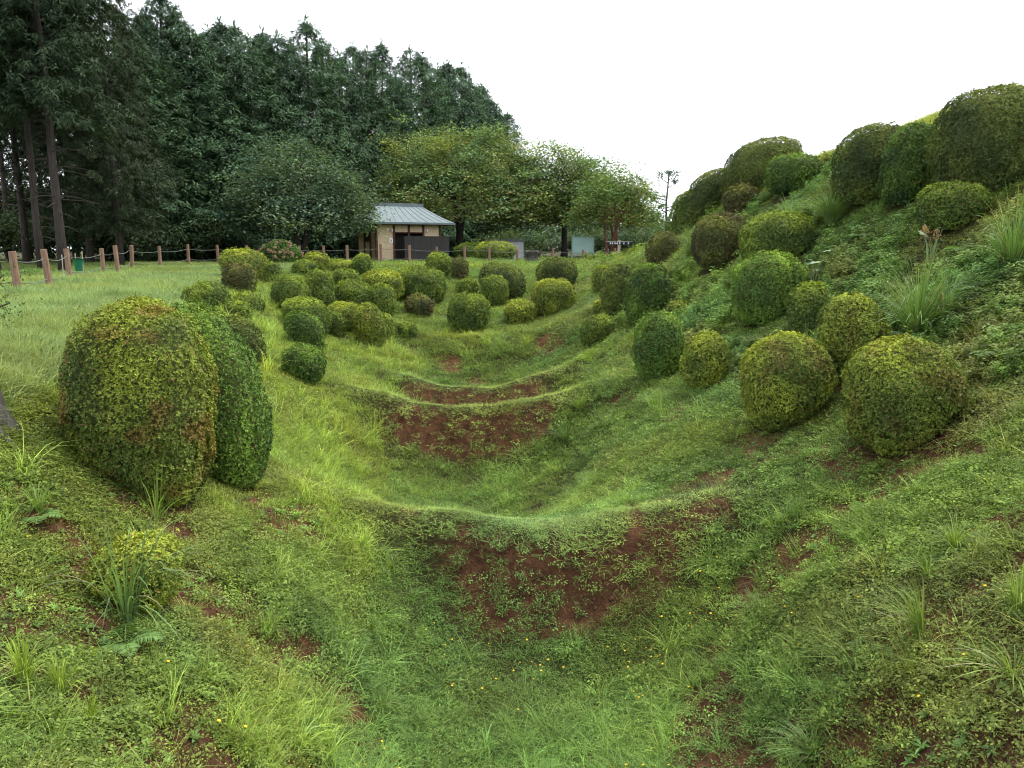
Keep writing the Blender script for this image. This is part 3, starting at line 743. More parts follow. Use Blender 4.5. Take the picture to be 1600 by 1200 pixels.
# rosettes of broader-leaved weeds
def rosette(n, L, W, up):
    ph = np.arange(n) * 2.4 + rng.normal(0, .2, n)
    A = np.stack([np.cos(ph), np.sin(ph), up * rng.uniform(.5, 1.3, n)], -1); N = np.stack([-np.cos(ph) * up, -np.sin(ph) * up, np.ones(n)], -1)
    sh_ = rng.uniform(.7, 1.3, n)
    return kites(np.zeros((n, 3)) + np.array([0, 0, .02]), A, N, L * rng.uniform(.6, 1.1, n), np.full(n, W), .6, .12, .18), np.stack([sh_ * .95, sh_, sh_ * 1.1], -1)
ROS = [proto('rosette', *rosette(10, .12, .032, .5)), proto('rosette', *rosette(8, .09, .040, .7)), proto('rosette', *joinp(rosette(9, .10, .028, .9), rosette(6, .07, .03, .3)))]
k = ~under & (crest < .2) & (SY < 14) & ~floor_ & (rng.random(len(SX)) < np.where(soil > .3, .06, .028))
scatter('rosette_weeds', ROS, SX[k], SY[k], size3[k] * rng.uniform(.3, .85, (k.sum(), 1)), sh[k] * np.array([.95, 1.05, 1.1]), 'broad-leaved weed rosettes scattered over the near banks and bare faces', upright=.2)
# crumbled clods on the bare faces
def clod():
    import bmesh
    bm = bmesh.new(); bmesh.ops.create_icosphere(bm, subdivisions=1, radius=.034)
    co = np.array([v.co for v in bm.verts]); k = .7 + .7 * vnoise(co, .028, rng.integers(1, 50))
    for v, q in zip(bm.verts, k): v.co = v.co * (q ** 1.8); v.co.z *= .7
    me = bpy.data.meshes.new('clod'); bm.to_mesh(me); bm.free(); me.materials.append(M['clod']); return bpy.data.objects.new('clod', me)
M['clod'] = noise_mat('soil_clod', (.030, .015, .008), (.115, .055, .027), 25, .95, .8)
nx_ = 40000
cx_, cy_ = rng.uniform(-5, 6, nx_), rng.uniform(3, 27, nx_)
k = (SOIL(cx_, cy_) * (.4 + fbm2(cx_, cy_, .4, 97)) > .42)
cx_, cy_ = cx_[k], cy_[k]
scatter('soil_clods', [clod() for _ in range(4)], cx_, cy_, rng.uniform(.2, 1.0, len(cx_)) ** 2 * 1.0, np.ones((len(cx_), 3)), 'crumbled brown clods of earth on the bare ridge faces')
# yellow flowers
fx = rng.normal(.9, 1.3, 420); fy = rng.uniform(3.5, 8.6, 420)
fx2 = rng.uniform(-4, 6, 260); fy2 = rng.uniform(3.5, 15, 260)
fx, fy = np.concatenate([fx, fx2]), np.concatenate([fy, fy2])
k = (fbm2(fx, fy, .8, 88) > .47) & (SOIL(fx, fy) < .6)
fx, fy = fx[k], fy[k]
scatter('yellow_flowers', FLOWER, fx, fy, rng.uniform(.45, 1.05, len(fx)), np.tile([.72, .47, .03], (len(fx), 1)) * rng.uniform(.8, 1.1, (len(fx), 1)), 'tiny yellow flowers dotted over the moat floor and banks')

# ------------------------------------------------------------------ clipped azaleas
TONES = {'olive': (.088, .130, .024), 'yellow': (.118, .155, .026), 'lime': (.136, .174, .028), 'green': (.058, .105, .022), 'fresh': (.082, .142, .027),
         'dark': (.066, .090, .024), 'brown': (.070, .082, .026), 'rust': (.165, .140, .038)}
HCF = [.5]
def dome(d, rx, ry, ht, sq, bf, seed):
    """surface point for directions d (upper) or skirt params; returns local pts (z above foot), normals"""
    hc = HCF[0] * ht; vz = ht - hc
    up = d[:, 2] >= 0
    rho = np.hypot(d[:, 0], d[:, 1]) + 1e-9
    k = (rho ** sq + np.abs(d[:, 2]) ** sq) ** (-1 / sq)
    cx, cy = d[:, 0] / rho, d[:, 1] / rho
    flat_ = rho < 1e-6; cx = np.where(flat_, 1., cx); cy = np.where(flat_, 0., cy)
    # a rounded-square plan for square cut bushes
    plan = (np.abs(cx) ** (1.6 + .4 * sq) + np.abs(cy) ** (1.6 + .4 * sq)) ** (-1 / (1.6 + .4 * sq))
    rr = np.where(up, rho * k, 1.0)
    z = np.where(up, hc + d[:, 2] * k * vz, hc * (1 + d[:, 2]))
    s = np.clip(-d[:, 2], 0, 1)
    rr = np.where(up, rr, bf + (1 - bf) * np.sqrt(np.maximum(1 - s ** 2, 0))) * plan
    lum = 1 + .15 * (vnoise(np.stack([cx * rx, cy * ry, z], -1) * 1.0, .42 * max(rx, .5), seed) - .5) + .07 * (vnoise(np.stack([cx * rx, cy * ry, z], -1), .16, seed + 3) - .5)
    x, y = cx * rr * rx * lum, cy * rr * ry * lum
    z = np.where(up, hc + (z - hc) * lum, z)
    nh = np.where(up, (rho * k) ** (sq - 1), 1.0); nz = np.where(up, (np.abs(d[:, 2]) * k) ** (sq - 1) * rx / vz, -.35 * s)
    n = unit(np.stack([cx * nh, cy * nh, nz], -1))
    return np.stack([x, y, z], -1), n
def to_world(p, x0, y0, lean, ht):
    hc = HCF[0] * ht
    z0 = float(H(x0, y0))
    x = x0 + p[:, 0] + lean * (p[:, 2] - .3 * ht)
    y = y0 + p[:, 1]
    zt = z0 + p[:, 2]
    g = np.clip(H(x, y), z0 - .09 * ht, z0 + .3 * ht)
    low = p[:, 2] < hc
    zl = g + (z0 + hc - g) * (p[:, 2] / hc)
    return np.stack([x, y, np.where(low, zl, zt)], -1)
def sphere_dirs(n):
    # even over dome and skirt
    k = np.arange(n) + .5
    z = np.clip(1 - 2 * k / n + rng.normal(0, .35, n) / math.sqrt(n), -1, 1); z = np.where(z > 0, np.abs(z) ** .85, z)
    a = k * 2.399963 + rng.normal(0, 1.2, n) / math.sqrt(n)
    r = np.sqrt(np.maximum(1 - np.maximum(z, 0) ** 2, 0))
    return np.stack([r * np.cos(a), r * np.sin(a), z], -1)
def azalea(i, x0, y0, rx, ry, ht, sq, lean, bf, tone, label):
    sq = 1.95 + (sq - 2.0) * .5 if i else 2.9
    bf = .20 + .38 * bf
    HCF[0] = .42 if i < 2 else .5
    if i < 2: bf = .62
    f_ = 1.03 if x0 < 2.2 and y0 > 15 else .96
    rx *= f_; ry *= f_
    if i == 0: rx *= .94
    root = empty('azalea_bush', (x0, y0, float(H(x0, y0))))
    tag(root, label, 'bush', 'clipped azaleas on the moat banks')
    org = np.array(root.location)
    L = .0205 + .00130 * y0
    area = 2 * math.pi * (rx + ry) / 2 * ht * 1.05 + math.pi * rx * ry * .4
    n = min(int(area / (L * .92) ** 2), 14500)
    d = sphere_dirs(n)
    p, nn = dome(d, rx, ry, ht, sq, bf, i)
    keep_ = (nn[:, 1] < .45) | (rng.random(n) < .45)
    d, p, nn = d[keep_], p[keep_], nn[keep_]; n = len(p)
    shag = vnoise(np.concatenate([p[:, :2], p[:, 2:]], -1), .09 + .05 * rx, i + 40)
    gap = vnoise(p, .22, i + 60)
    deep = rng.random(n) < .22
    inset = np.where(deep, rng.uniform(1.2, 3.2, n), rng.random(n) ** 1.5 * 1.1) * L + np.where(gap < .20, (0.20 - gap) * .22, 0)
    p = p + nn * ((shag - .60) * L * 2.0)[:, None] - nn * inset[:, None]
    stray = rng.random(n) < .014
    p[stray] += nn[stray] * (rng.random(stray.sum()) ** 2 * 4.5 * L)[:, None]
    w = to_world(p, x0, y0, lean, ht)
    # rosettes of 5 to 6 leaves
    m = 5 if y0 < 40 else 4
    ph = rng.random(n)[:, None] * 6.28 + np.arange(m)[None] * 2 * np.pi / m + rng.normal(0, .3, (n, m))
    ax = unit(nn + np.array([0, 0, .25]) + rng.normal(0, .42, (n, 3)))
    t1 = unit(np.cross(ax, rng.normal(0, 1, (n, 3)))); t2 = np.cross(ax, t1)
    A = (t1[:, None] * np.cos(ph)[..., None] + t2[:, None] * np.sin(ph)[..., None]) + ax[:, None] * rng.uniform(.05, .65, (n, m))[..., None]
    P = np.repeat(w[:, None], m, 1)
    Nn = ax[:, None] * 1.1 + rng.normal(0, .48, (n, m, 3)) - A * .2
    base = np.array(TONES[tone])
    pn = vnoise(p, .30 + .15 * rx, i + 80); pn2 = vnoise(p, .12, i + 90)
    c = base[None] * (.62 + .50 * pn + .32 * pn2)[:, None]
    young_lit = np.clip(nn[:, 2], 0, 1) ** 1.5 * .55 + (pn - .5) * .8           # new growth, with light from above painted into the clipped top's colour
    c = c * np.stack([1 + 1.25 * young_lit, 1 + .95 * young_lit, 1 - .05 * young_lit], -1)
    if tone in ('rust', 'yellow'):
        rf = sstep(.60, .82, vnoise(p, .24, i + 120)) * (1.0 if i in (0, 2) else .45)
        c = c * (1 - .6 * rf[:, None]) + np.array([.17, .085, .030]) * (.6 * rf[:, None])
    if tone == 'brown':
        rf = sstep(.42, .6, vnoise(p, .5, i + 120))
        c = c * (1 - .5 * rf[:, None]) + np.array([.062, .044, .024]) * (.5 * rf[:, None])
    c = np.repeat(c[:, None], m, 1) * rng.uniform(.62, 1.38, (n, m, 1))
    rb = rng.random((n, m)) < (.05 if i == 0 else .03 if tone in ('rust', 'yellow', 'lime') else .02)
    c[rb] = np.array([.19, .105, .045]) * rng.uniform(.6, 1.3, (rb.sum(), 1))
    LL = L * rng.uniform(.7, 1.2, (n, m))
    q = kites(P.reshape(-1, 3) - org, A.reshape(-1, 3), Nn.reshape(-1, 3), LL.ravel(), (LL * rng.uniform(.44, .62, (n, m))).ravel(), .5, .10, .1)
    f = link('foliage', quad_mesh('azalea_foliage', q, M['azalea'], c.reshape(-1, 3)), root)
    # dense twig body under the leaves
    na, nb = 15, 26
    zz = np.concatenate([np.linspace(1, 0, 8), np.linspace(-.17, -1, 7)])
    aa = np.linspace(0, 2 * np.pi, nb, endpoint=False)
    Z, Aa = np.meshgrid(np.maximum(zz, -1), aa, indexing='ij')
    r = np.sqrt(np.maximum(1 - np.maximum(Z, 0) ** 2, 0))
    dd = np.stack([r * np.cos(Aa), r * np.sin(Aa), Z], -1).reshape(-1, 3)
    hp, hn = dome(dd, rx, ry, ht, sq, bf, i)
    hp = hp - hn * min(2.9 * L + .015, .26 * rx)
    hw = (to_world(hp, x0, y0, lean, ht) - org).reshape(na, nb, 3)
    hw = np.concatenate([hw, np.repeat(hw[-1:].mean(1, keepdims=True), nb, 1)], 0)
    link('twigs', grid_mesh('azalea_twigs', hw, M['twig'], wrap=True), root)
    mb = MB()
    for k in range(5):
        a = k * 1.256 + .3; br = .30 * rx * bf
        mb.tube([(br * .5 * math.cos(a), br * .5 * math.sin(a), -.25), (br * math.cos(a), br * math.sin(a), ht * .2), (br * 1.8 * math.cos(a), br * 1.8 * math.sin(a), ht * .45)], [.035, .028, .016], 6)
    mb.build('stem', M['stem'], root, smooth=True)
    return root
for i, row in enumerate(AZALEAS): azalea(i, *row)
# ------------------------------------------------------------------ conifers
def conifer_mesh(height, z_low, rad, colour, droop, seed, pads=4, name='conifer', fine=17):
    r = np.random.default_rng(seed)
    qs, cs = [], []
    mb_pts = []
    z = z_low
    while z < height - .3:
        t = (z - z_low) / (height - z_low)
        prof = (1 - t) ** .48 * (.75 + .25 * min(1, t * 5)) * (1 - .14 * math.sin(t * 17 + seed)) * (1 - .10 * math.sin(t * 41 + 2 * seed)) * min(1, (1 - t) / .16) ** .4 + .03
        nb = max(6, int(8 - 2 * t))
        a0 = r.random() * 6.28
        for b in range(nb):
            a = a0 + b * 2 * np.pi / nb + r.normal(0, .25)
            ln = rad * prof * r.uniform(.72, 1.15)
            d = np.array([math.cos(a), math.sin(a), 0.]); s = np.array([-math.sin(a), math.cos(a), 0.])
            tip_up = .12 + .35 * t
            np_ = max(3, int(pads * (.5 + .9 * prof)) + 1)
            for k in range(np_):
                f = 1 - k * .62 / np_ * r.uniform(.7, 1.2)
                c0 = d * ln * f + s * r.normal(0, .16) * ln * f + np.array([0, 0, z - droop * ln * f ** 2 + tip_up * ln * f ** 3 * .6 + r.normal(0, .15)])
                n = fine
                ph = r.normal(0, 1.05, n)
                size = r.uniform(.40, .75) * (1 - .35 * t) * (1.0 if fine < 20 else .58)
                A = d * np.cos(ph)[:, None] + s * np.sin(ph)[:, None]
                A[:, 2] += r.normal(-.18 - droop * .5, .34, n)
                N = np.tile(d * .45 + np.array([0, 0, 1.]), (n, 1)) + r.normal(0, .35, (n, 3))
                P = c0 - d * size * .35 + r.normal(0, .13 * size / .5, (n, 3))
                qs.append(kites(P, A, N, size * r.uniform(.5, 1.05, n), size * r.uniform(.10, .20, n), .5, .08, .2))
                v = r.uniform(.5, 1.05) * r.uniform(.65, 1.4, n)
                cs.append(np.array(colour) * v[:, None])
        z += r.uniform(.30, .48) * (1 - .35 * t)
    # leader
    n = 22
    A = np.stack([r.normal(0, .35, n), r.normal(0, .35, n), np.ones(n)], -1)
    qs.append(kites(np.stack([r.normal(0, .06, n), r.normal(0, .06, n), height - r.random(n) * 1.1], -1), A, r.normal(0, 1, (n, 3)), r.uniform(.3, .6, n), np.full(n, .10)))
    cs.append(np.array(colour) * r.uniform(.6, 1.2, n)[:, None])
    return quad_mesh(name + '_crown', np.concatenate(qs), M['conifer'], np.concatenate(cs))
def conifer_trunk(height, rad, mat, seed, stubs=0, z_low=0):
    r = np.random.default_rng(seed)
    mb = MB()
    zs = np.linspace(-.4, height * .96, 9)
    mb.tube([(r.normal(0, .03) * (k > 0), r.normal(0, .03) * (k > 0), z) for k, z in enumerate(zs)], [rad * (1.25 if k == 0 else 1) * (1 - .9 * k / 8.) + .02 for k in range(9)], 10)
    for k in range(stubs):
        z = r.uniform(1.5, max(z_low, 2)); a = r.random() * 6.28; ln = r.uniform(.6, 2.2)
        mb.tube([(0, 0, z), (ln * .5 * math.cos(a), ln * .5 * math.sin(a), z - .05), (ln * math.cos(a), ln * math.sin(a), z - .25)], [.03, .022, .008], 4, False)
    return mb.mesh('conifer_trunk', mat, True)
CYP = (.060, .110, .052); CED = (.042, .068, .034)
CON = [(conifer_mesh(19, 1.0, 4.5, CYP, .30, 1), conifer_trunk(19, .24, M['bark'], 1)),
       (conifer_mesh(18, .8, 4.2, (.054, .102, .054), .38, 2), conifer_trunk(18, .24, M['bark'], 2)),
       (conifer_mesh(19.5, 1.2, 4.9, (.064, .118, .056), .26, 3), conifer_trunk(19.5, .26, M['bark'], 3)),
       (conifer_mesh(17.5, 1.0, 4.0, (.056, .102, .056), .34, 4), conifer_trunk(17.5, .22, M['bark'], 4))]
CDR = [(conifer_mesh(22, 7.0, 3.3, CED, .45, 5, 5, fine=32), conifer_trunk(22, .18, M['bark'], 5, 40, 9)),
       (conifer_mesh(21, 8.5, 2.8, (.036, .060, .034), .40, 6, 5, fine=32), conifer_trunk(21, .155, M['bark'], 6, 36, 10)),
       (conifer_mesh(21, 3.0, 3.4, (.042, .060, .030), .55, 7, 5, fine=32), conifer_trunk(21, .18, M['bark'], 7, 14, 5))]
def place_conifer(var, x, y, rz, sc, label, name='cypress_tree', sz=None, group='conifers of the dark wood'):
    root = empty(name, (x, y, float(H(x, y))), rz)
    w = sc * (1.14 if name == 'cypress_tree' else 1.0)
    root.scale = (w, w, sc * (sz or 1))
    tag(root, label, 'tree', group)
    link('crown', var[0], root); link('trunk', var[1], root)
    return root
def px(xp, y): return (xp - 800) / 1200.0 * y     # lateral position seen under a given bearing at distance y
for k, (b, y, v, sc, lab) in enumerate([
    (4, 33, 1, 1.0, 'bare-trunked cedar at the left edge of the wood, trunk leaning at the picture border'),
    (74, 36, 1, 1.0, 'slim cedar with a straight bare trunk, second from the left edge'),
    (107, 34, 0, 1.02, 'thick straight bare-trunked cedar behind the third fence post'),
    (-60, 37, 0, 1.0, 'cedar just beyond the left border whose branches hang into view'),
    (52, 44, 0, 1.0, 'cedar trunk in the shade between the two straight front trunks'),
    (28, 50, 1, 1.0, 'thin cedar trunk deep in the wood near the left edge'),
    (150, 44, 2, .95, 'brownish cedar with hanging branches reaching down beside the bare trunks'),
    (196, 40, 2, .84, 'brown-green drooping cedar at the corner of the wood behind the leaning post'),
    (128, 54, 0, 1.0, 'shaded cedar deep in the wood behind the thick bare trunk'),
    (-10, 58, 0, 1.0, 'far cedar deep in the wood at the left edge'),
    (85, 62, 2, 1.0, 'far full-branched cedar closing the gap between the bare trunks')]):
    o = place_conifer(CDR[v], px(b, y), y, k * 1.3, sc, lab, 'cedar_tree', group='cedars with bare trunks at the edge of the wood')
    if k == 0: o.rotation_euler = (0, R(-2.5), 0)
_words = ['first', 'second', 'third', 'fourth', 'fifth', 'sixth', 'seventh', 'eighth', 'ninth', 'tenth', 'eleventh', 'twelfth', 'thirteenth', 'fourteenth', 'fifteenth', 'sixteenth']
front = [(238, 50, 13.8), (285, 54, 17.7), (330, 55, 15.4), (372, 57, 16.6), (412, 60, 16.3), (455, 63, 17.4), (498, 66, 19.2), (545, 70, 17.4), (585, 73, 18.7), (627, 77, 17.1), (668, 82, 20.3), (705, 88, 21.1), (738, 93, 20.2), (768, 98, 19.2), (793, 103, 18.3)]
CONH = (19, 18, 19.5, 17.5)
for k, (b, y, hh) in enumerate(front):
    place_conifer(CON[k % 4], px(b, y), y, k * 2.1, max(1.0, hh / CONH[k % 4]), _words[k] + ' cypress from the left in the front row of the dark wood', sz=hh / CONH[k % 4] / max(1.0, hh / CONH[k % 4]))
back = [(215, 60, 18.8), (262, 62, 18.6), (308, 63, 19.1), (352, 66, 18.6), (393, 68, 19.4), (432, 70, 19.4), (476, 75, 19.7), (520, 78, 20.6), (565, 82, 21.3), (607, 86, 22.5), (650, 92, 23.4), (690, 98, 22.9), (725, 105, 24.5), (755, 110, 23.2), (782, 116, 20.2)]
for k, (b, y, hh) in enumerate(back):
    place_conifer(CON[(k + 2) % 4], px(b, y), y, k * 1.7 + .5, hh / CONH[(k + 2) % 4], _words[k] + ' cypress from the left in the rear row, its top showing above the front row')
# dark saplings and shrubs under the wood
# ------------------------------------------------------------------ broadleaf trees
_CROWNS = {}
def crown_tree(name, label, x, y, height, rx, ry, z_low, colour, n_clump, leaf, trunk_mat, trunks=1, limb_r=.16, seed=1, flat=.5, per=24, spread=.5, autumn=.0, bare=0.0, rz=0.0, group=None, dome_p=1.0, lumps=.5, fork=.22):
    r = np.random.default_rng(seed)
    root = empty(name, (x, y, float(H(x, y))), rz)
    tag(root, label, 'tree', group)
    # clump centres in a lumpy dome shell
    d = unit(r.normal(0, 1, (n_clump, 3))); d[:, 2] = np.abs(d[:, 2]) * 1.0 - .28 * (r.random(n_clump) < .5) * np.abs(d[:, 2])
    rad = r.uniform(.45, 1, n_clump) ** .5
    lum = 1 + lumps * (vnoise(d * 1.0, .42, seed + 5) - .55)
    ch = height - z_low
    hx = np.sign(d[:, 0]) * np.abs(d[:, 0]) ** .9
    Cc = np.stack([hx * rx * rad * lum, d[:, 1] * ry * rad * lum, z_low + ch * (.22 + .78 * np.abs(d[:, 2]) ** dome_p * np.sign(d[:, 2]) * rad * lum)], -1)
    Cc[:, 2] = np.maximum(Cc[:, 2], z_low * .75)
    out = unit(np.concatenate([Cc[:, :2], (Cc[:, 2:] - z_low) * .8], -1))
    m = per
    cs = spread * r.uniform(.6, 1.3, (n_clump, 1, 1))
    off = r.normal(0, 1, (n_clump, m, 3)) * cs * np.array([1, 1, flat])
    P = Cc[:, None] + off
    ph = r.random((n_clump, m)) * 6.28
    A = np.stack([np.cos(ph), np.sin(ph), r.normal(-.25, .35, (n_clump, m))], -1) + out[:, None] * .4
    N = np.array([0, 0, 1.]) + out[:, None] * .4 + r.normal(0, .5, (n_clump, m, 3))
    LL = leaf * r.uniform(.6, 1.25, (n_clump, m))
    q = kites(P.reshape(-1, 3), A.reshape(-1, 3), N.reshape(-1, 3), LL.ravel(), LL.ravel() * .5, .5, .1, .15)
    c = np.array(colour) * (r.uniform(.45, 1.45, (n_clump, 1)) * r.uniform(.7, 1.3, (n_clump, m)))[..., None]
    yl = vnoise(Cc, 1.6, seed + 8)[:, None, None] - .5
    c = c * np.concatenate([1 + .8 * yl, 1 + .3 * yl, 1 - .4 * yl], -1)
    if autumn:
        k = r.random((n_clump, m)) < autumn * np.where(vnoise(Cc, 1.2, seed + 9) > .55, 2.2, .3)[:, None]
        c[k] = np.array([.26, .16, .07]) * r.uniform(.6, 1.3, (k.sum(), 1))
    link('crown', quad_mesh(name + '_crown', q, M['tree_leaf'], c.reshape(-1, 3)), root)
    # trunk and limbs
    mb = MB()
    heads = []
    for t in range(trunks):
        bx, by = (0, 0) if trunks == 1 else (r.normal(0, .45), r.normal(0, .3))
        hz = height * fork * (1 if trunks == 1 else r.uniform(1.2, 2.6))
        tx, ty = bx + r.normal(0, .12) * hz, by + r.normal(0, .1) * hz
        mb.tube([(bx, by, -.4), (bx * .9 + .05, by, hz * .3), (tx * .6 + bx * .4, ty * .6 + by * .4, hz * .65), (tx, ty, hz)], [limb_r * 2.0, limb_r * 1.6, limb_r * 1.35, limb_r * 1.25], 9)
        heads.append((tx, ty, hz))
    pick = r.permutation(n_clump)
    nl = max(6, int(7 / trunks + 3))
    limbs = []
    for k in range(nl * trunks):
        h = np.array(heads[k % trunks]); e = Cc[pick[k]] * np.array([.85, .85, .92])
        mid = h * .5 + e * .5 + np.array([r.normal(0, .2), r.normal(0, .2), -.06 * height * r.random()])
        p1 = h * .78 + e * .22 + np.array([r.normal(0, .15), r.normal(0, .15), .05 * r.random()])
        p2 = h * .22 + e * .78 + r.normal(0, .2, 3)
        ptsl = [tuple(h), tuple(p1), tuple(mid), tuple(p2), tuple(e)]
        mb.tube(ptsl, [limb_r * .9, limb_r * .7, limb_r * .5, limb_r * .3, limb_r * .12], 6, False)
        limbs += [np.array(mid), np.array(p2), np.array(e), np.array(p1)]
    limbs = np.array(limbs)
    for k in pick[nl * trunks: nl * trunks + min(n_clump, 130)]:
        e = Cc[k]; j = np.argmin(np.linalg.norm(limbs - e, axis=1)); s = limbs[j]
        mid = (s + e) * .5 + r.normal(0, .15, 3)
        mb.tube([tuple(s), tuple(mid), tuple(e)], [limb_r * .26, limb_r * .18, limb_r * .06], 4, False)
    mb.build('trunk', trunk_mat, root, smooth=True)
    return root
crown_tree('camphor_tree', 'dark green round-crowned evergreen tree in front of the hut on its forest side', px(478, 50), 50, 7.6, 4.7, 4.2, .6, (.088, .135, .080), 700, .24, M['bark_dark'], 2, .13, 21, .55, 34, .55, rz=.4, lumps=.55)
crown_tree('cherry_tree', 'wide spreading cherry tree behind the hut, olive leaves turning orange', px(730, 66), 66, 11.4, 8.0, 6.0, .9, (.150, .205, .076), 1300, .25, M['bark_dark'], 2, .17, 22, .42, 44, .52, autumn=.045, lumps=.6, fork=.30, dome_p=.85)
crown_tree('cherry_tree', 'cherry tree with a dark forked trunk left of the green notice board', px(880, 68), 68, 10.4, 6.0, 4.6, 1.6, (.130, .190, .064), 900, .26, M['bark_dark'], 1, .18, 23, .45, 40, .52, autumn=.03, lumps=.5, fork=.27)
crown_tree('crape_myrtle', 'light green tree with several slim red-brown trunks behind the small black sign', px(957, 58), 58, 7.4, 3.3, 2.6, 1.2, (.130, .190, .058), 560, .20, M['bark_red'], 4, .075, 24, .5, 30, .42, autumn=.02, lumps=.6, fork=.28)
# background thicket behind the notice board and the hut
for k, (b, y, h, rx, col, lab) in enumerate([
    (690, 84, 8.0, 6, (.040, .066, .034), 'dark thicket tree in the shade under the spreading cherry'),
    (775, 86, 8.5, 6, (.040, .066, .034), 'dark thicket tree behind the white walled shed'),
    (840, 90, 9.5, 6, (.045, .075, .036), 'dark thicket tree behind the tree stump'),
    (912, 92, 9.2, 6, (.065, .100, .045), 'green thicket tree behind the notice board'),
    (975, 88, 7.6, 4.5, (.055, .088, .045), 'bluish green tree behind the red-brown trunks'),
    (1012, 84, 4.4, 3, (.045, .078, .045), 'low dark tree right of the red-brown trunks'),
    (1046, 78, 3.6, 3, (.050, .085, .040), 'lowest dark tree, just left of the skyline azaleas'),
    (560, 68, 5, 4, (.036, .060, .034), 'shaded shrub tree behind the hut against the dark wood'),
    (330, 52, 3.2, 3, (.040, .068, .034), 'low dark undergrowth tree at the foot of the wood behind the fence'),
    (215, 47, 3.4, 3, (.040, .062, .028), 'low bushy undergrowth tree at the corner of the wood'),
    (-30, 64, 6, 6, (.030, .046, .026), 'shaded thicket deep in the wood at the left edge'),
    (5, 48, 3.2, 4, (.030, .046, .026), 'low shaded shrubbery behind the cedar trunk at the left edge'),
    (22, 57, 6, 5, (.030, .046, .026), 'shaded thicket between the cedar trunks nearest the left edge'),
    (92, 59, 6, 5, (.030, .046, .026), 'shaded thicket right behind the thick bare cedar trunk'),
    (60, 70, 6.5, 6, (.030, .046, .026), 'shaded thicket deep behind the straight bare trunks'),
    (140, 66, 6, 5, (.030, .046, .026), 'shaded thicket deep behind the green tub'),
    (800, 76, 2.6, 4, (.045, .072, .034), 'low dark shrubbery behind the white shed'),
    (862, 78, 2.7, 4, (.050, .080, .036), 'low shrubbery behind the forked cherry trunk'),
    (925, 76, 2.7, 4, (.062, .098, .042), 'low green shrubbery behind the notice board legs'),
    (985, 75, 2.6, 4, (.055, .090, .042), 'low green shrubbery behind the straight hedge'),
    (1040, 72, 2.4, 3, (.050, .082, .040), 'low shrubbery at the end of the fence')]):
    hv, cv = (8.5, (.075, .115, .055)) if h > 5 else (3.0, (.065, .105, .048))
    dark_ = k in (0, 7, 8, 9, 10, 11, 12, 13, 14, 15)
    key = (h > 5, k % 2, dark_)
    if key not in _CROWNS:
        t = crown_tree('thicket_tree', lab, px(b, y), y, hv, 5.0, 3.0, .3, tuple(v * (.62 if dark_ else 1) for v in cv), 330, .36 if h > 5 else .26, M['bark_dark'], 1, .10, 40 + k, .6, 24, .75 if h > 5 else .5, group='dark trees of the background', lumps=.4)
        _CROWNS[key] = t
    else:
        src = _CROWNS[key]
        t = src.copy(); COL.objects.link(t); t.location = (px(b, y), y, float(H(px(b, y), y)))
        for ch in src.children:
            c = ch.copy(); COL.objects.link(c); c.parent = t
        t['label'] = lab
    t.scale = (rx / 5.0, 1.0, h / hv); t.rotation_euler = (0, 0, (k // 2 % 2) * math.pi)
def cloud_pine():
    x, y = px(1036, 62), 62
    root = empty('cloud_pine', (x, y, float(H(x, y))))
    tag(root, 'thin tall pine with a few clipped pads of needles, standing alone against the sky', 'tree')
    r = np.random.default_rng(77)
    mb = MB(); H0 = 6.6
    mb.tube([(0, 0, -.3), (.05, 0, 2.2), (-.05, 0, 4.4), (.08, 0, H0 - .1)], [.14, .11, .085, .05], 7)
    pads = [((-.55, 0, H0 - .15), .5), ((.5, .1, H0), .5), ((.1, 0, H0 + .1), .35), ((-1.5, .2, 5.1), .42), ((-1.05, 0, 4.7), .33), ((-1.9, .1, 5.35), .2), ((.95, 0, 4.3), .36), ((1.5, .1, 4.55), .25), ((-.8, .1, 3.4), .4), ((.6, 0, H0 - .55), .3), ((-.5, 0, 4.1), .25)]
    qs, cs = [], []
    for (c, s) in pads:
        mb.tube([(0, 0, c[2] - .5), (c[0] * .6, c[1] * .6, c[2] - .3), c], [.05, .035, .015], 5, False)
        n = 120
        P = np.array(c) + r.normal(0, 1, (n, 3)) * s * np.array([.5, .5, .34]); A = r.normal(0, 1, (n, 3)); A[:, 2] += .4
        qs.append(kites(P, A, r.normal(0, 1, (n, 3)), r.uniform(.12, .26, n), r.uniform(.05, .10, n)))
        cs.append(np.array([.055, .085, .05]) * r.uniform(.6, 1.3, (n, 1)))
    link('crown', quad_mesh('pine_crown', np.concatenate(qs), M['tree_leaf'], np.concatenate(cs)), root)
    mb.build('trunk', M['bark_grey'], root, smooth=True)
cloud_pine()

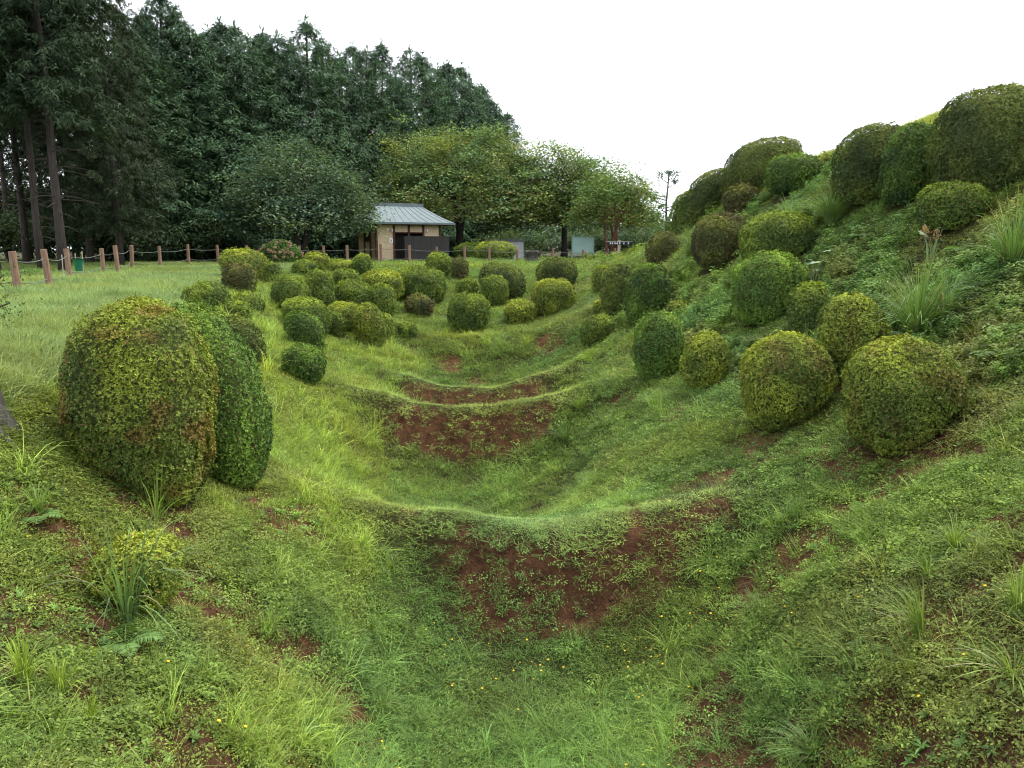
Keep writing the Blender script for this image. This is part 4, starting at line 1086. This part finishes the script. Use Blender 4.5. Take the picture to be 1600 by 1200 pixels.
# ------------------------------------------------------------------ hut with copper roof
def hut():
    y = 54.0; x = px(592, y)                 # the corner nearest the viewer
    z = float(H(x, y)) + .05
    th = R(-27)
    root = empty('rest_house', (x, y, z), -th)
    tag(root, 'small beige plastered hut with dark timber posts and a blue-green copper roof', 'building')
    # local: +x along the front wall to the right, +y away from the viewer; front at y=0, left side wall at x=0
    L, D, W = 4.7, 4.6, 2.62
    MB().box(-.15, L + .15, -.15, D + .15, -.35, .08).build('foundation', M['stone'], root)
    # plaster panels between posts on the front
    for (a, b, z0, z1) in ((.07, 1.20, .08, W), (1.32, 2.30, 2.02, W - .12), (2.42, 3.38, 2.02, W - .12), (3.50, L - .07, .08, W)):
        MB().box(a, b, .02, .10, z0, z1).build('plaster_panel', M['plaster'], root)
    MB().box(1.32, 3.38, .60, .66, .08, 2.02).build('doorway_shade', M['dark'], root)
    for (a, b) in ((.07, 1.30), (1.42, 1.45), (2.85, D - .07)):
        if b - a > .2: MB().box(.02, .10, a, b, .08, W).build('plaster_panel', M['plaster'], root)
    MB().box(.02, .10, 1.42, 2.73, .08, 1.35).build('plaster_panel', M['plaster'], root)
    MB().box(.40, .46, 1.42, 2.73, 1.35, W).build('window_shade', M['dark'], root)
    MB().box(.12, L - .12, D - .10, D - .02, .08, W).build('plaster_panel', M['plaster'], root)
    MB().box(L - .10, L - .02, .12, D - .12, .08, W).build('plaster_panel', M['plaster'], root)
    for (a, b) in ((0, 0), (1.26, 0), (2.36, 0), (3.44, 0), (L, 0), (0, 1.36), (0, 2.79), (0, D), (L, D)):
        MB().box(a - .075, a + .075, b - .03, b + .12, .05, W + .02).build('post', M['timber'], root)
    for (x0, x1, y0, y1) in ((-.06, L + .06, -.05, .13), (-.05, .13, .13, D), (L - .13, L + .05, .13, D), (-.06, L + .06, D - .05, D + .13)):
        MB().box(x0, x1, y0, y1, W + .02, W + .16).build('wall_beam', M['timber'], root)
    MB().box(1.32, 3.38, -.01, .12, 1.94, 2.02).build('lintel', M['timber'], root)
    # roof: hipped with a raised ridge, eaves 0.8 m out
    e, hh = .85, 1.32
    x0, x1, y0, y1 = -e, L + e, -e, D + e
    rz0 = W + .02; rz1 = rz0 + hh
    rx0, rx1, ry = .55, L - .55, D / 2
    n = 8
    def lerp(a, b, t): return tuple(a[i] + (b[i] - a[i]) * t for i in range(3))
    rf = MB()
    crn = [(x0, y0, rz0), (x1, y0, rz0), (x1, y1, rz0), (x0, y1, rz0)]
    rdg = [(rx0, ry, rz1), (rx1, ry, rz1), (rx1, ry, rz1), (rx0, ry, rz1)]
    def prof(t): return t - .05 * math.sin(math.pi * t)           # gently hollow slope
    for s in range(4):
        a, b = crn[s], crn[(s + 1) % 4]; c, d = rdg[(s + 1) % 4], rdg[s]
        v, f = [], []
        for k in range(n + 1):
            t = k / n
            p, q = lerp(a, d, t), lerp(b, c, t)
            zz = rz0 + (rz1 - rz0) * prof(t)
            v += [(p[0], p[1], zz), (q[0], q[1], zz)]
        for k in range(n): f.append((2 * k, 2 * k + 1, 2 * k + 3, 2 * k + 2))
        rf.add(v, f)
    roof = rf.build('roof', M['copper'], root)
    MB().box(x0 + .02, x1 - .02, y0 + .02, y1 - .02, rz0 - .13, rz0 - .012).build('eaves', M['timber'], root)
    MB().box(x0, x1, y0 - .012, y0 + .03, rz0 - .10, rz0 + .03).build('fascia', M['copper'], roof)
    MB().box(x0 - .012, x0 + .03, y0 + .03, y1, rz0 - .10, rz0 + .03).build('fascia', M['copper'], roof)
    MB().box(rx0 - .12, rx1 + .12, ry - .16, ry + .16, rz1 - .08, rz1 + .16).build('ridge_cap', M['copper'], roof)
    for k in range(11):                                          # standing seams
        t = (k + .5) / 11
        xa = x0 + (x1 - x0) * t; xb = rx0 + (rx1 - rx0) * t
        mb = MB()
        mb.tube([(xa + (xb - xa) * j / n, y0 + (ry - y0) * j / n, rz0 + (rz1 - rz0) * prof(j / n) + .01) for j in range(n + 1)], .018, 4)
        mb.build('seam', M['copper'], roof)
    MB().box(.92, 1.16, -.012, .018, 1.28, 1.60).build('pictogram_plate', M['white'], root)
    pl = [o for o in root.children if o.name.startswith('pictogram_plate')][0]
    MB().box(1.005, 1.075, -.020, -.012, 1.35, 1.47).build('figure', M['black'], pl)
    MB().tube([(1.04, -.012, 1.515), (1.04, -.022, 1.515)], .028, 10).build('figure', M['black'], pl)
    MB().tube([(1.10, .0, 2.02), (1.10, -.10, 2.06), (1.10, -.10, 2.22)], .05, 8).build('wall_lamp', M['white'], root, smooth=True)
    MB().tube([(3.70, .0, 2.02), (3.70, -.10, 2.06), (3.70, -.10, 2.22)], .05, 8).build('wall_lamp', M['white'], root, smooth=True)
    # charcoal board screen before the doorway
    ms = bpy.data.objects
    sc = empty('board_screen', (0, 0, 0)); 
    ca, sa = math.cos(-th), math.sin(-th)
    lx, ly = 1.62, -1.15
    sc.location = (x + lx * ca - ly * sa, y + lx * sa + ly * ca, z - .1); sc.rotation_euler = (0, 0, -th)
    tag(sc, 'charcoal screen of upright boards shielding the doorway of the hut', 'screen')
    bm = MB().box(0, .155, -.02, .02, .0, 1.78).mesh('screen_board', M['screen'])
    for k in range(20):
        link('board', bm, sc, (k * .165, .006 * (k % 2), 0))
    bm2 = MB().box(-.02, .02, 0, .155, .0, 1.78).mesh('screen_board_side', M['screen'])
    for k in range(6):
        link('board', bm2, sc, (3.32 + .006 * (k % 2), .05 + k * .165, 0))
    MB().box(-.03, 3.36, -.05, .05, 1.785, 1.83).build('top_rail', M['screen'], sc)
hut()

# ------------------------------------------------------------------ small structures near the fence
def shed():
    y = 66.0; x0, x1 = px(768, y), px(818, y); z = float(H(x0, y)) - .1
    root = empty('white_shed', (x0, y, z), R(5)); tag(root, 'low white concrete shed with a thin grey flat roof behind the clipped mounds', 'shed')
    w = x1 - x0
    MB().box(0, w, 0, 2.4, 0, 1.62).build('wall', M['concrete'], root)
    MB().box(-.12, w + .12, -.12, 2.5, 1.62, 1.80).build('roof', M['slate'], root)
    MB().box(w * .40, w * .62, -.02, 0.0, .1, 1.4).build('door', M['white'], root)
shed()
def notice_board():
    y = 58.0; x = px(909, y); z = float(H(x, y))
    root = empty('notice_board', (x, y, z), R(4)); tag(root, 'blank grey-green metal notice board with a green frame on two legs', 'notice board')
    MB().box(-.76, .76, -.02, .02, .55, 1.62).build('panel', M['board'], root)
    for (a, b, c, d) in ((-.84, .84, 1.62, 1.72), (-.84, .84, .45, .55)): MB().box(a, b, -.05, .05, c, d).build('frame', M['board_frame'], root)
    for s in (-1, 1): MB().box(s * .80 - .04, s * .80 + .04, -.06, .06, -.3, 1.725).build('leg', M['board_frame'], root)
notice_board()
def name_sign():
    y = 57.0; x = px(964.5, y); z = float(H(x, y))
    root = empty('name_sign', (x, y, z), R(2)); tag(root, 'narrow black sign with white characters across a pale wooden post', 'sign')
    MB().box(-.10, .10, -.07, .07, -.3, 1.42).build('post', M['wood_pale'], root)
    bd = MB().box(-.92, .92, -.115, -.075, 1.08, 1.28).build('board', M['black'], root)
    MB().box(-.94, .94, -.118, -.074, 1.28, 1.30).build('edge', M['white'], bd)
    # illegible white characters: five close together, then two apart, as the photograph shows them
    for k, xx in enumerate((-.66, -.49, -.32, -.15, .02, .34, .66)):
        mb = MB()
        s = .055
        mb.box(xx - s, xx + s, -.121, -.1155, 1.20, 1.22); mb.box(xx - s, xx + s, -.121, -.1155, 1.135, 1.155)
        mb.box(xx - .012, xx + .012, -.122, -.1155, 1.11, 1.25)
        if k % 2: mb.box(xx - s, xx - s + .02, -.1225, -.1155, 1.13, 1.22)
        else: mb.box(xx + s - .02, xx + s, -.1225, -.1155, 1.13, 1.24)
        mb.build('character', M['white'], bd)
name_sign()
def stump():
    y = 52.0; x = px(831, y); z = float(H(x, y))
    root = empty('tree_stump', (x, y, z)); tag(root, 'weathered grey-brown tree stump at the fence beside the white shed', 'stump')
    a = np.linspace(0, 2 * np.pi, 22, endpoint=False)
    rows = []
    for k, (zz, rr) in enumerate(((-.3, .62), (.05, .50), (.3, .40), (.55, .42), (.72, .55), (.82, .50), (.80, .25), (.70, .02))):
        q = 1 + .45 * (vnoise(np.stack([np.cos(a) * 1.0, np.sin(a) * 1.0, a * 0 + zz], -1), .45, 9) - .5)
        rows.append(np.stack([np.cos(a) * rr * q, np.sin(a) * rr * q, zz + .25 * (q - 1)], -1))
    link('wood', grid_mesh('stump_wood', np.array(rows), M['bark_grey'], wrap=True), root)
stump()
def clipped_mound(name, label, bx0, bx1, y, ht, ry, col, seed, sq=2.3):
    x0 = px((bx0 + bx1) / 2, y); rx = (px(bx1, y) - px(bx0, y)) / 2
    TONES['tmp'] = col
    o = azalea(seed, x0, y, rx, ry, ht, sq, 0, .92, 'tmp', label)
    o.name = name
    return o
for lab, a, b, y, ht, ry, c, sd in (
    ('long light green clipped mound before the white shed, behind the fence', 745, 805, 56, 1.45, 1.2, (.12, .16, .03), 201),
    ('duller green clipped mound between the board screen and the light green one', 711, 772, 60, 1.35, 1.2, (.075, .115, .028), 202),
    ('low straight light green hedge behind the small black sign', 966, 1045, 59, .95, .8, (.13, .17, .03), 203)):
    clipped_mound('clipped_mound', lab, a, b, y, ht, ry, c, sd, 3.0 if sd == 203 else 2.3)
def hydrangea():
    y = 43.0; x = px(443, y)
    root = empty('hydrangea', (x, y, float(H(x, y)))); tag(root, 'faded pink hydrangea bush in front of the dark wood behind the fence', 'bush')
    r = np.random.default_rng(31)
    n = 1900
    d = unit(r.normal(0, 1, (n, 3))); d[:, 2] = np.abs(d[:, 2])
    P = d * np.array([1.25, .9, 1.15]) * (r.uniform(.6, 1, n) ** .4)[:, None]; P[:, 2] += .25
    A = r.normal(0, .7, (n, 3)) + d * .5; N = d + np.array([0, 0, .6]) + r.normal(0, .4, (n, 3))
    q = kites(P, A, N, r.uniform(.10, .2, n), r.uniform(.07, .12, n))
    link('foliage', quad_mesh('hydrangea_foliage', q, M['tree_leaf'], np.array([.075, .13, .035]) * r.uniform(.5, 1.4, (n, 1))), root)
    mb = MB()
    for k in range(7): mb.tube([(r.normal(0, .1), r.normal(0, .1), -.2), (r.normal(0, .3), r.normal(0, .3), .6), (r.normal(0, .6), r.normal(0, .4), 1.1)], [.03, .02, .012], 5)
    mb.build('stem', M['stem'], root)
    for k in range(46):
        d = unit(r.normal(0, 1, 3)); d[2] = abs(d[2]) * .8 + .1; d[1] = -abs(d[1]) if k % 3 else d[1]
        c = d * np.array([1.28, .95, 1.2]); c[2] += .28
        m = 46
        dd = unit(r.normal(0, 1, (m, 3)))
        qq = kites(dd * .07, r.normal(0, 1, (m, 3)), dd, np.full(m, .065), np.full(m, .055))
        o = link('flower_head', quad_mesh('hydrangea_head', qq, M['tree_leaf'], (np.array([.36, .22, .18]) if k % 4 else np.array([.22, .2, .10])) * r.uniform(.6, 1.2, (m, 1))), root, tuple(c))
hydrangea()

# ------------------------------------------------------------------ rope fence
def fence():
    posts = [  # bearing, distance, height, tip
        (33, 19.8, 1.12, -2), (83, 22.2, 1.20, -3), (115, 27.6, 1.16, -2), (168, 33.5, 1.13, 0), (191, 31.5, 1.21, 0), (213, 36.5, 1.14, -6), (257, 39.5, 1.14, 0), (301, 42.5, 1.14, 0),
        (347, 43.5, 1.12, 1), (391, 44.0, 1.12, 0), (435, 44.5, 1.13, 0), (472, 45.0, 1.12, 1), (510, 45.5, 1.14, 0), (546, 46.0, 1.15, 0), (598, 46.5, 1.17, 0), (642, 47.5, 1.15, 0), (684, 48.5, 1.10, 0), (727, 49.5, 1.08, 0), (765, 50.5, 1.05, 1),
        (808, 51.5, .90, 0), (863, 52.0, .95, 0), (910, 52.5, .85, 0), (958, 53.0, .85, -1), (1001, 53.5, .85, 0), (1046, 54.0, .85, 0)]
    x0, y0 = px(33, 19.8), 19.8
    root = empty('rope_fence', (x0, y0, float(H(x0, y0))))
    tag(root, 'fence of round brown wooden posts linked by two slack grey ropes', 'fence')
    org = Vector(root.location)
    tops = []
    # it also runs on towards the viewer's left, out of sight
    chain = [(-22.5, 18.0, 1.1, 0)] + [(px(b, y), y, h, t) for b, y, h, t in posts]
    for k, (x, y, h, t) in enumerate(chain):
        z = float(H(x, y))
        mb = MB()
        r0 = .092 if k < 5 else .085
        mb.tube([(0, 0, -.3), (0, 0, h * .5), (0, 0, h - .02), (0, 0, h)], [r0 * 1.05, r0, r0 * .98, r0 * .90], 12)
        o = mb.build('post', M['post'], root, Vector((x, y, z)) - org, smooth=False)
        o.rotation_euler = (R(rng.normal(0, 1.0)), R(t), R(rng.uniform(0, 360)))
        tops.append((Vector((x, y, z)) - org, h, t))
    for a, b in zip(tops[:-1], tops[1:]):
        for fr in (.78, .30):
            p = a[0] + Vector((math.sin(R(a[2])) * a[1] * fr, -.0, a[1] * fr)); q = b[0] + Vector((math.sin(R(b[2])) * b[1] * fr, 0, b[1] * fr))
            n = 7; sag = .04 + .012 * (q - p).length
            pts = [p.lerp(q, i / n) - Vector((0, 0, sag * 4 * (i / n) * (1 - i / n))) for i in range(n + 1)]
            MB().tube(pts, .013, 5).build('rope', M['rope'], root, smooth=True)
fence()
def tub():
    y = 29.0; x = px(131, y)
    root = empty('green_tub', (x, y, float(H(x, y)))); tag(root, 'small green plastic tub between thin stakes behind the third fence post', 'tub')
    mb = MB(); n = 14
    mb.tube([(0, 0, .0), (0, 0, .34), (0, 0, .42), (0, 0, .44), (0, 0, .40)], [.13, .17, .19, .20, .16], n)
    mb.build('body', M['tub'], root, (0, 0, .35), smooth=False)
    for dx, hh in ((-.62, .95), (-.12, 1.0), (.14, 1.08)):
        MB().tube([(dx, 0, -.1), (dx + .02, 0, hh)], .016, 5).build('stake', M['wood_pale'], root)
tub()

# ------------------------------------------------------------------ old tree at the left edge
def edge_tree():
    x, y = -5.12, 7.15
    root = empty('old_tree', (x, y, float(H(x, y)))); tag(root, 'grey-barked trunk with a spreading root, cut off by the left edge of the picture', 'tree')
    mb = MB()
    a = np.linspace(0, 2 * np.pi, 26, endpoint=False)
    rows = []
    for k, zz in enumerate(np.linspace(-.5, 6.0, 90)):
        rr = .19 + .08 * math.exp(-max(zz, -.2) / .30) - .012 * zz
        q = 1 + (.35 + .5 * math.exp(-max(zz, 0) / .3)) * (vnoise(np.stack([np.cos(a), np.sin(a), a * 0 + zz * .25], -1), .55, 4) - .5) + .34 * (vnoise(np.stack([np.cos(a) * 2, np.sin(a) * 2, a * 0 + zz * 1.2], -1), .22, 6) - .5)
        rows.append(np.stack([np.cos(a) * rr * q - .02 * zz, np.sin(a) * rr * q, a * 0 + zz], -1))
    link('trunk', grid_mesh('old_trunk', np.array(rows), M['bark_grey'], wrap=True), root)
    pts = []
    for k in range(7):
        t = k / 6; wx, wy = x + .08 + .55 * t, y - .12 - .25 * t
        pts.append((wx - x, wy - y, float(H(wx, wy)) - root.location[2] + .10 * (1 - t)))
    MB().tube(pts, [.10, .085, .075, .06, .05, .035, .015], 8).build('root', M['bark_grey'], root, smooth=True)
    r = np.random.default_rng(61)
    qs, cs = [], []
    br = MB()
    for k in range(9):                     # low shoot of leaves hanging off the trunk at the fence height
        c = np.array([.25 + r.normal(0, .16), -.15 + r.normal(0, .12), 1.05 + r.normal(0, .16)])
        br.tube([(-.05, 0, .9), tuple(c * .6 + np.array([0, 0, .35])), tuple(c)], [.02, .014, .006], 5, False)
        n = 70
        P = c + r.normal(0, .085, (n, 3)); A = r.normal(0, 1, (n, 3)); A[:, 2] -= .3
        qs.append(kites(P, A, r.normal(0, .5, (n, 3)) + np.array([0, 0, 1.]), r.uniform(.025, .05, n), r.uniform(.014, .024, n))); cs.append(np.array([.085, .115, .035]) * r.uniform(.5, 1.3, (n, 1)))
    sh_ = link('shoot', br.mesh('old_shoot', M['stem']), root)
    link('foliage', quad_mesh('old_foliage', np.concatenate(qs), M['tree_leaf'], np.concatenate(cs)), sh_)
    # crown far overhead, out of the picture
    n = 2200
    d = unit(r.normal(0, 1, (n, 3))); P = d * np.array([2.0, 2.0, 1.4]) * (r.random(n) ** .4)[:, None] + np.array([-2.2, .6, 7.4])
    link('crown', quad_mesh('old_crown', kites(P, r.normal(0, 1, (n, 3)), r.normal(0, .6, (n, 3)) + np.array([0, 0, 1.]), r.uniform(.1, .2, n), r.uniform(.06, .1, n)), M['tree_leaf'], np.array([.06, .09, .03]) * r.uniform(.6, 1.3, (n, 1))), root)
edge_tree()

# ------------------------------------------------------------------ tall grass tufts, ferns, big-leaved plants
def tuft(x, y, h, n, spread, width, colour, label, lean=(0, 0), seed=0, dry=.06, group='tall grass tufts'):
    r = np.random.default_rng(300 + seed)
    th = r.random(n) * 2 * np.pi
    z0 = float(H(x, y)) - .02
    hh = h * r.uniform(.45, 1.1, n); out = spread * r.uniform(.25, 1.15, n)
    d = np.stack([np.cos(th) + lean[0] / max(spread, .01), np.sin(th) + lean[1] / max(spread, .01), np.zeros(n)], -1)
    base = np.stack([np.cos(th), np.sin(th), np.zeros(n)], -1) * (.14 * spread * r.random(n))[:, None]
    nrm = NRM(np.array([x]), np.array([y]))[0]
    seg = 6
    ts = np.linspace(0, 1, seg + 1)
    pts = [base + d * (out * t ** 1.5)[:, None] + np.array([0, 0, 1.]) * (hh * (1.25 * t - .75 * (out / (spread + .01)) * t ** 2.6))[:, None] for t in ts]
    s = unit(np.cross(d, np.array([0, 0, 1.])) + r.normal(0, .25, (n, 3)))
    q = []
    wv = width * r.uniform(.6, 1.2, n)
    for k in range(seg):
        wa = wv * (1 - ts[k]) ** .55 * .5 + 2e-4; wb = wv * (1 - ts[k + 1]) ** .55 * .5 + 2e-4
        q.append(np.stack([pts[k] - s * wa[:, None], pts[k] + s * wa[:, None], pts[k + 1] + s * wb[:, None], pts[k + 1] - s * wb[:, None]], 1))
    c = np.array(colour) * r.uniform(.6, 1.35, (n, 1))
    dr = r.random(n) < dry
    c[dr] = np.array([.34, .29, .16]) * r.uniform(.6, 1.1, (dr.sum(), 1))
    o = link('grass_tuft', quad_mesh('grass_tuft', np.concatenate(q), M['tuft'], np.tile(c, (seg, 1))), None, (x, y, z0))
    tag(o, label, 'grass tuft', group)
    return o
G1 = (.115, .190, .050); G2 = (.180, .265, .050); G3 = (.130, .205, .075); G4 = (.24, .33, .04)
for k, (x, y, h, n, sp, w, c, ln, lab) in enumerate(TUFTS):
    tuft(x, y, h, n, sp, w, {'g1': G1, 'g2': G2, 'g3': G3, 'g4': G4}[c], lab, ln, k)
def fern(x, y, size, label, seed, n_fr=7, colour=(.105, .185, .045), face=None):
    r = np.random.default_rng(500 + seed)
    z = float(H(x, y))
    root = empty('fern', (x, y, z)); tag(root, label, 'fern', 'ferns on the banks')
    for k in range(n_fr):
        a = (k + r.uniform(-.3, .3)) * 2 * np.pi / n_fr
        d = np.array([math.cos(a), math.sin(a), 0.]); s = np.array([-math.sin(a), math.cos(a), 0.])
        L = size * r.uniform(.75, 1.15)
        m = 17
        t = np.linspace(.14, 1, m)
        spine = d * (L * t * .85)[:, None] + np.array([0, 0, 1.]) * (L * (.75 * t - .62 * t ** 2.2))[:, None]
        ln = L * .30 * np.sin(np.clip(t * .93 + .05, 0, 1) * np.pi) ** .8 + .01
        qs = []
        for sg in (-1, 1):
            A = s * sg + d * .35 + np.array([0, 0, -.12]) + r.normal(0, .06, (m, 3))
            N = np.tile(np.array([0, 0, 1.]) + d * .2, (m, 1)) + r.normal(0, .12, (m, 3))
            qs.append(kites(spine, A, N, ln, np.full(m, L * .055), .35, .03, .12))
        st = np.stack([spine[:-1] - s * .004, spine[:-1] + s * .004, spine[1:] + s * .004, spine[1:] - s * .004], 1)
        qs.append(st)
        q = np.concatenate(qs)
        c = np.array(colour) * r.uniform(.75, 1.25) * r.uniform(.8, 1.2, (len(q), 1))
        link('frond', quad_mesh('fern_frond', q, M['tuft'], c), root)
for k, (x, y, s, lab) in enumerate(FERNS): fern(x, y, s, lab, k)
def big_leaf_plant(x, y, h, leaves, label, colour, seed, spikes=0):
    r = np.random.default_rng(700 + seed)
    root = empty('broad_leaf_plant', (x, y, float(H(x, y)))); tag(root, label, 'plant')
    for k in range(leaves):
        a = r.random() * 6.28; e = np.array([math.cos(a) * .28 * h, math.sin(a) * .28 * h - .05, h * r.uniform(.5, 1.05)])
        L = r.uniform(.12, .20)
        m = 12
        ph = np.linspace(0, 2 * np.pi, m, endpoint=False)
        rr = L * (.55 + .10 * np.cos(5 * ph) + .08 * np.cos(ph))
        v = [(0, 0, 0)] + [(rr[i] * math.cos(ph[i]), rr[i] * math.sin(ph[i]), -.18 * L + .05 * L * math.cos(5 * ph[i])) for i in range(m)]
        mbl = MB().add(v, [(0, 1 + i, 1 + (i + 1) % m) for i in range(m)])
        lf = mbl.build('leaf', colour, root, tuple(e), smooth=True)
        lf.rotation_euler = (r.normal(.35, .25), r.normal(0, .3), r.random() * 6.28)
        MB().tube([(0, 0, -.1), (e[0] * .5, e[1] * .5, e[2] * .6), tuple(e)], [.010, .008, .005], 5).build('stalk', M['pale_stalk'], root)
    for k in range(spikes):
        bx = -.12 + .22 * k
        hh = h * (1.05 - .12 * k)
        st = MB().tube([(bx * .4, 0, 0), (bx, -.02, hh)], [.008, .004], 5).build('flower_spike', M['pale_stalk'], root)
        m = 90
        zz = r.uniform(hh * .62, hh * 1.0, m)
        P = np.stack([bx * (.4 + .6 * zz / hh) + r.normal(0, .028, m), r.normal(0, .028, m), zz], -1)
        link('petals', quad_mesh('spike_petals', kites(P, r.normal(0, 1, (m, 3)), r.normal(0, 1, (m, 3)), np.full(m, .045), np.full(m, .03)), M['tuft'], np.array([.36, .22, .12]) * r.uniform(.6, 1.2, (m, 1))), st)
M['pale_stalk'] = noise_mat('pale_stalk', (.14, .19, .08), (.22, .27, .13), 10, .7, 0)
M['pale_leaf'] = noise_mat('pale_big_leaf', (.12, .18, .09), (.20, .27, .15), 9, .6, .1)
M['green_leaf'] = noise_mat('grey_green_big_leaf', (.09, .15, .07), (.16, .22, .12), 9, .6, .1)
for (x, y, h, n, lab, mt, sd, spk) in BROAD: big_leaf_plant(x, y, h, n, lab, M[mt], sd, spk)
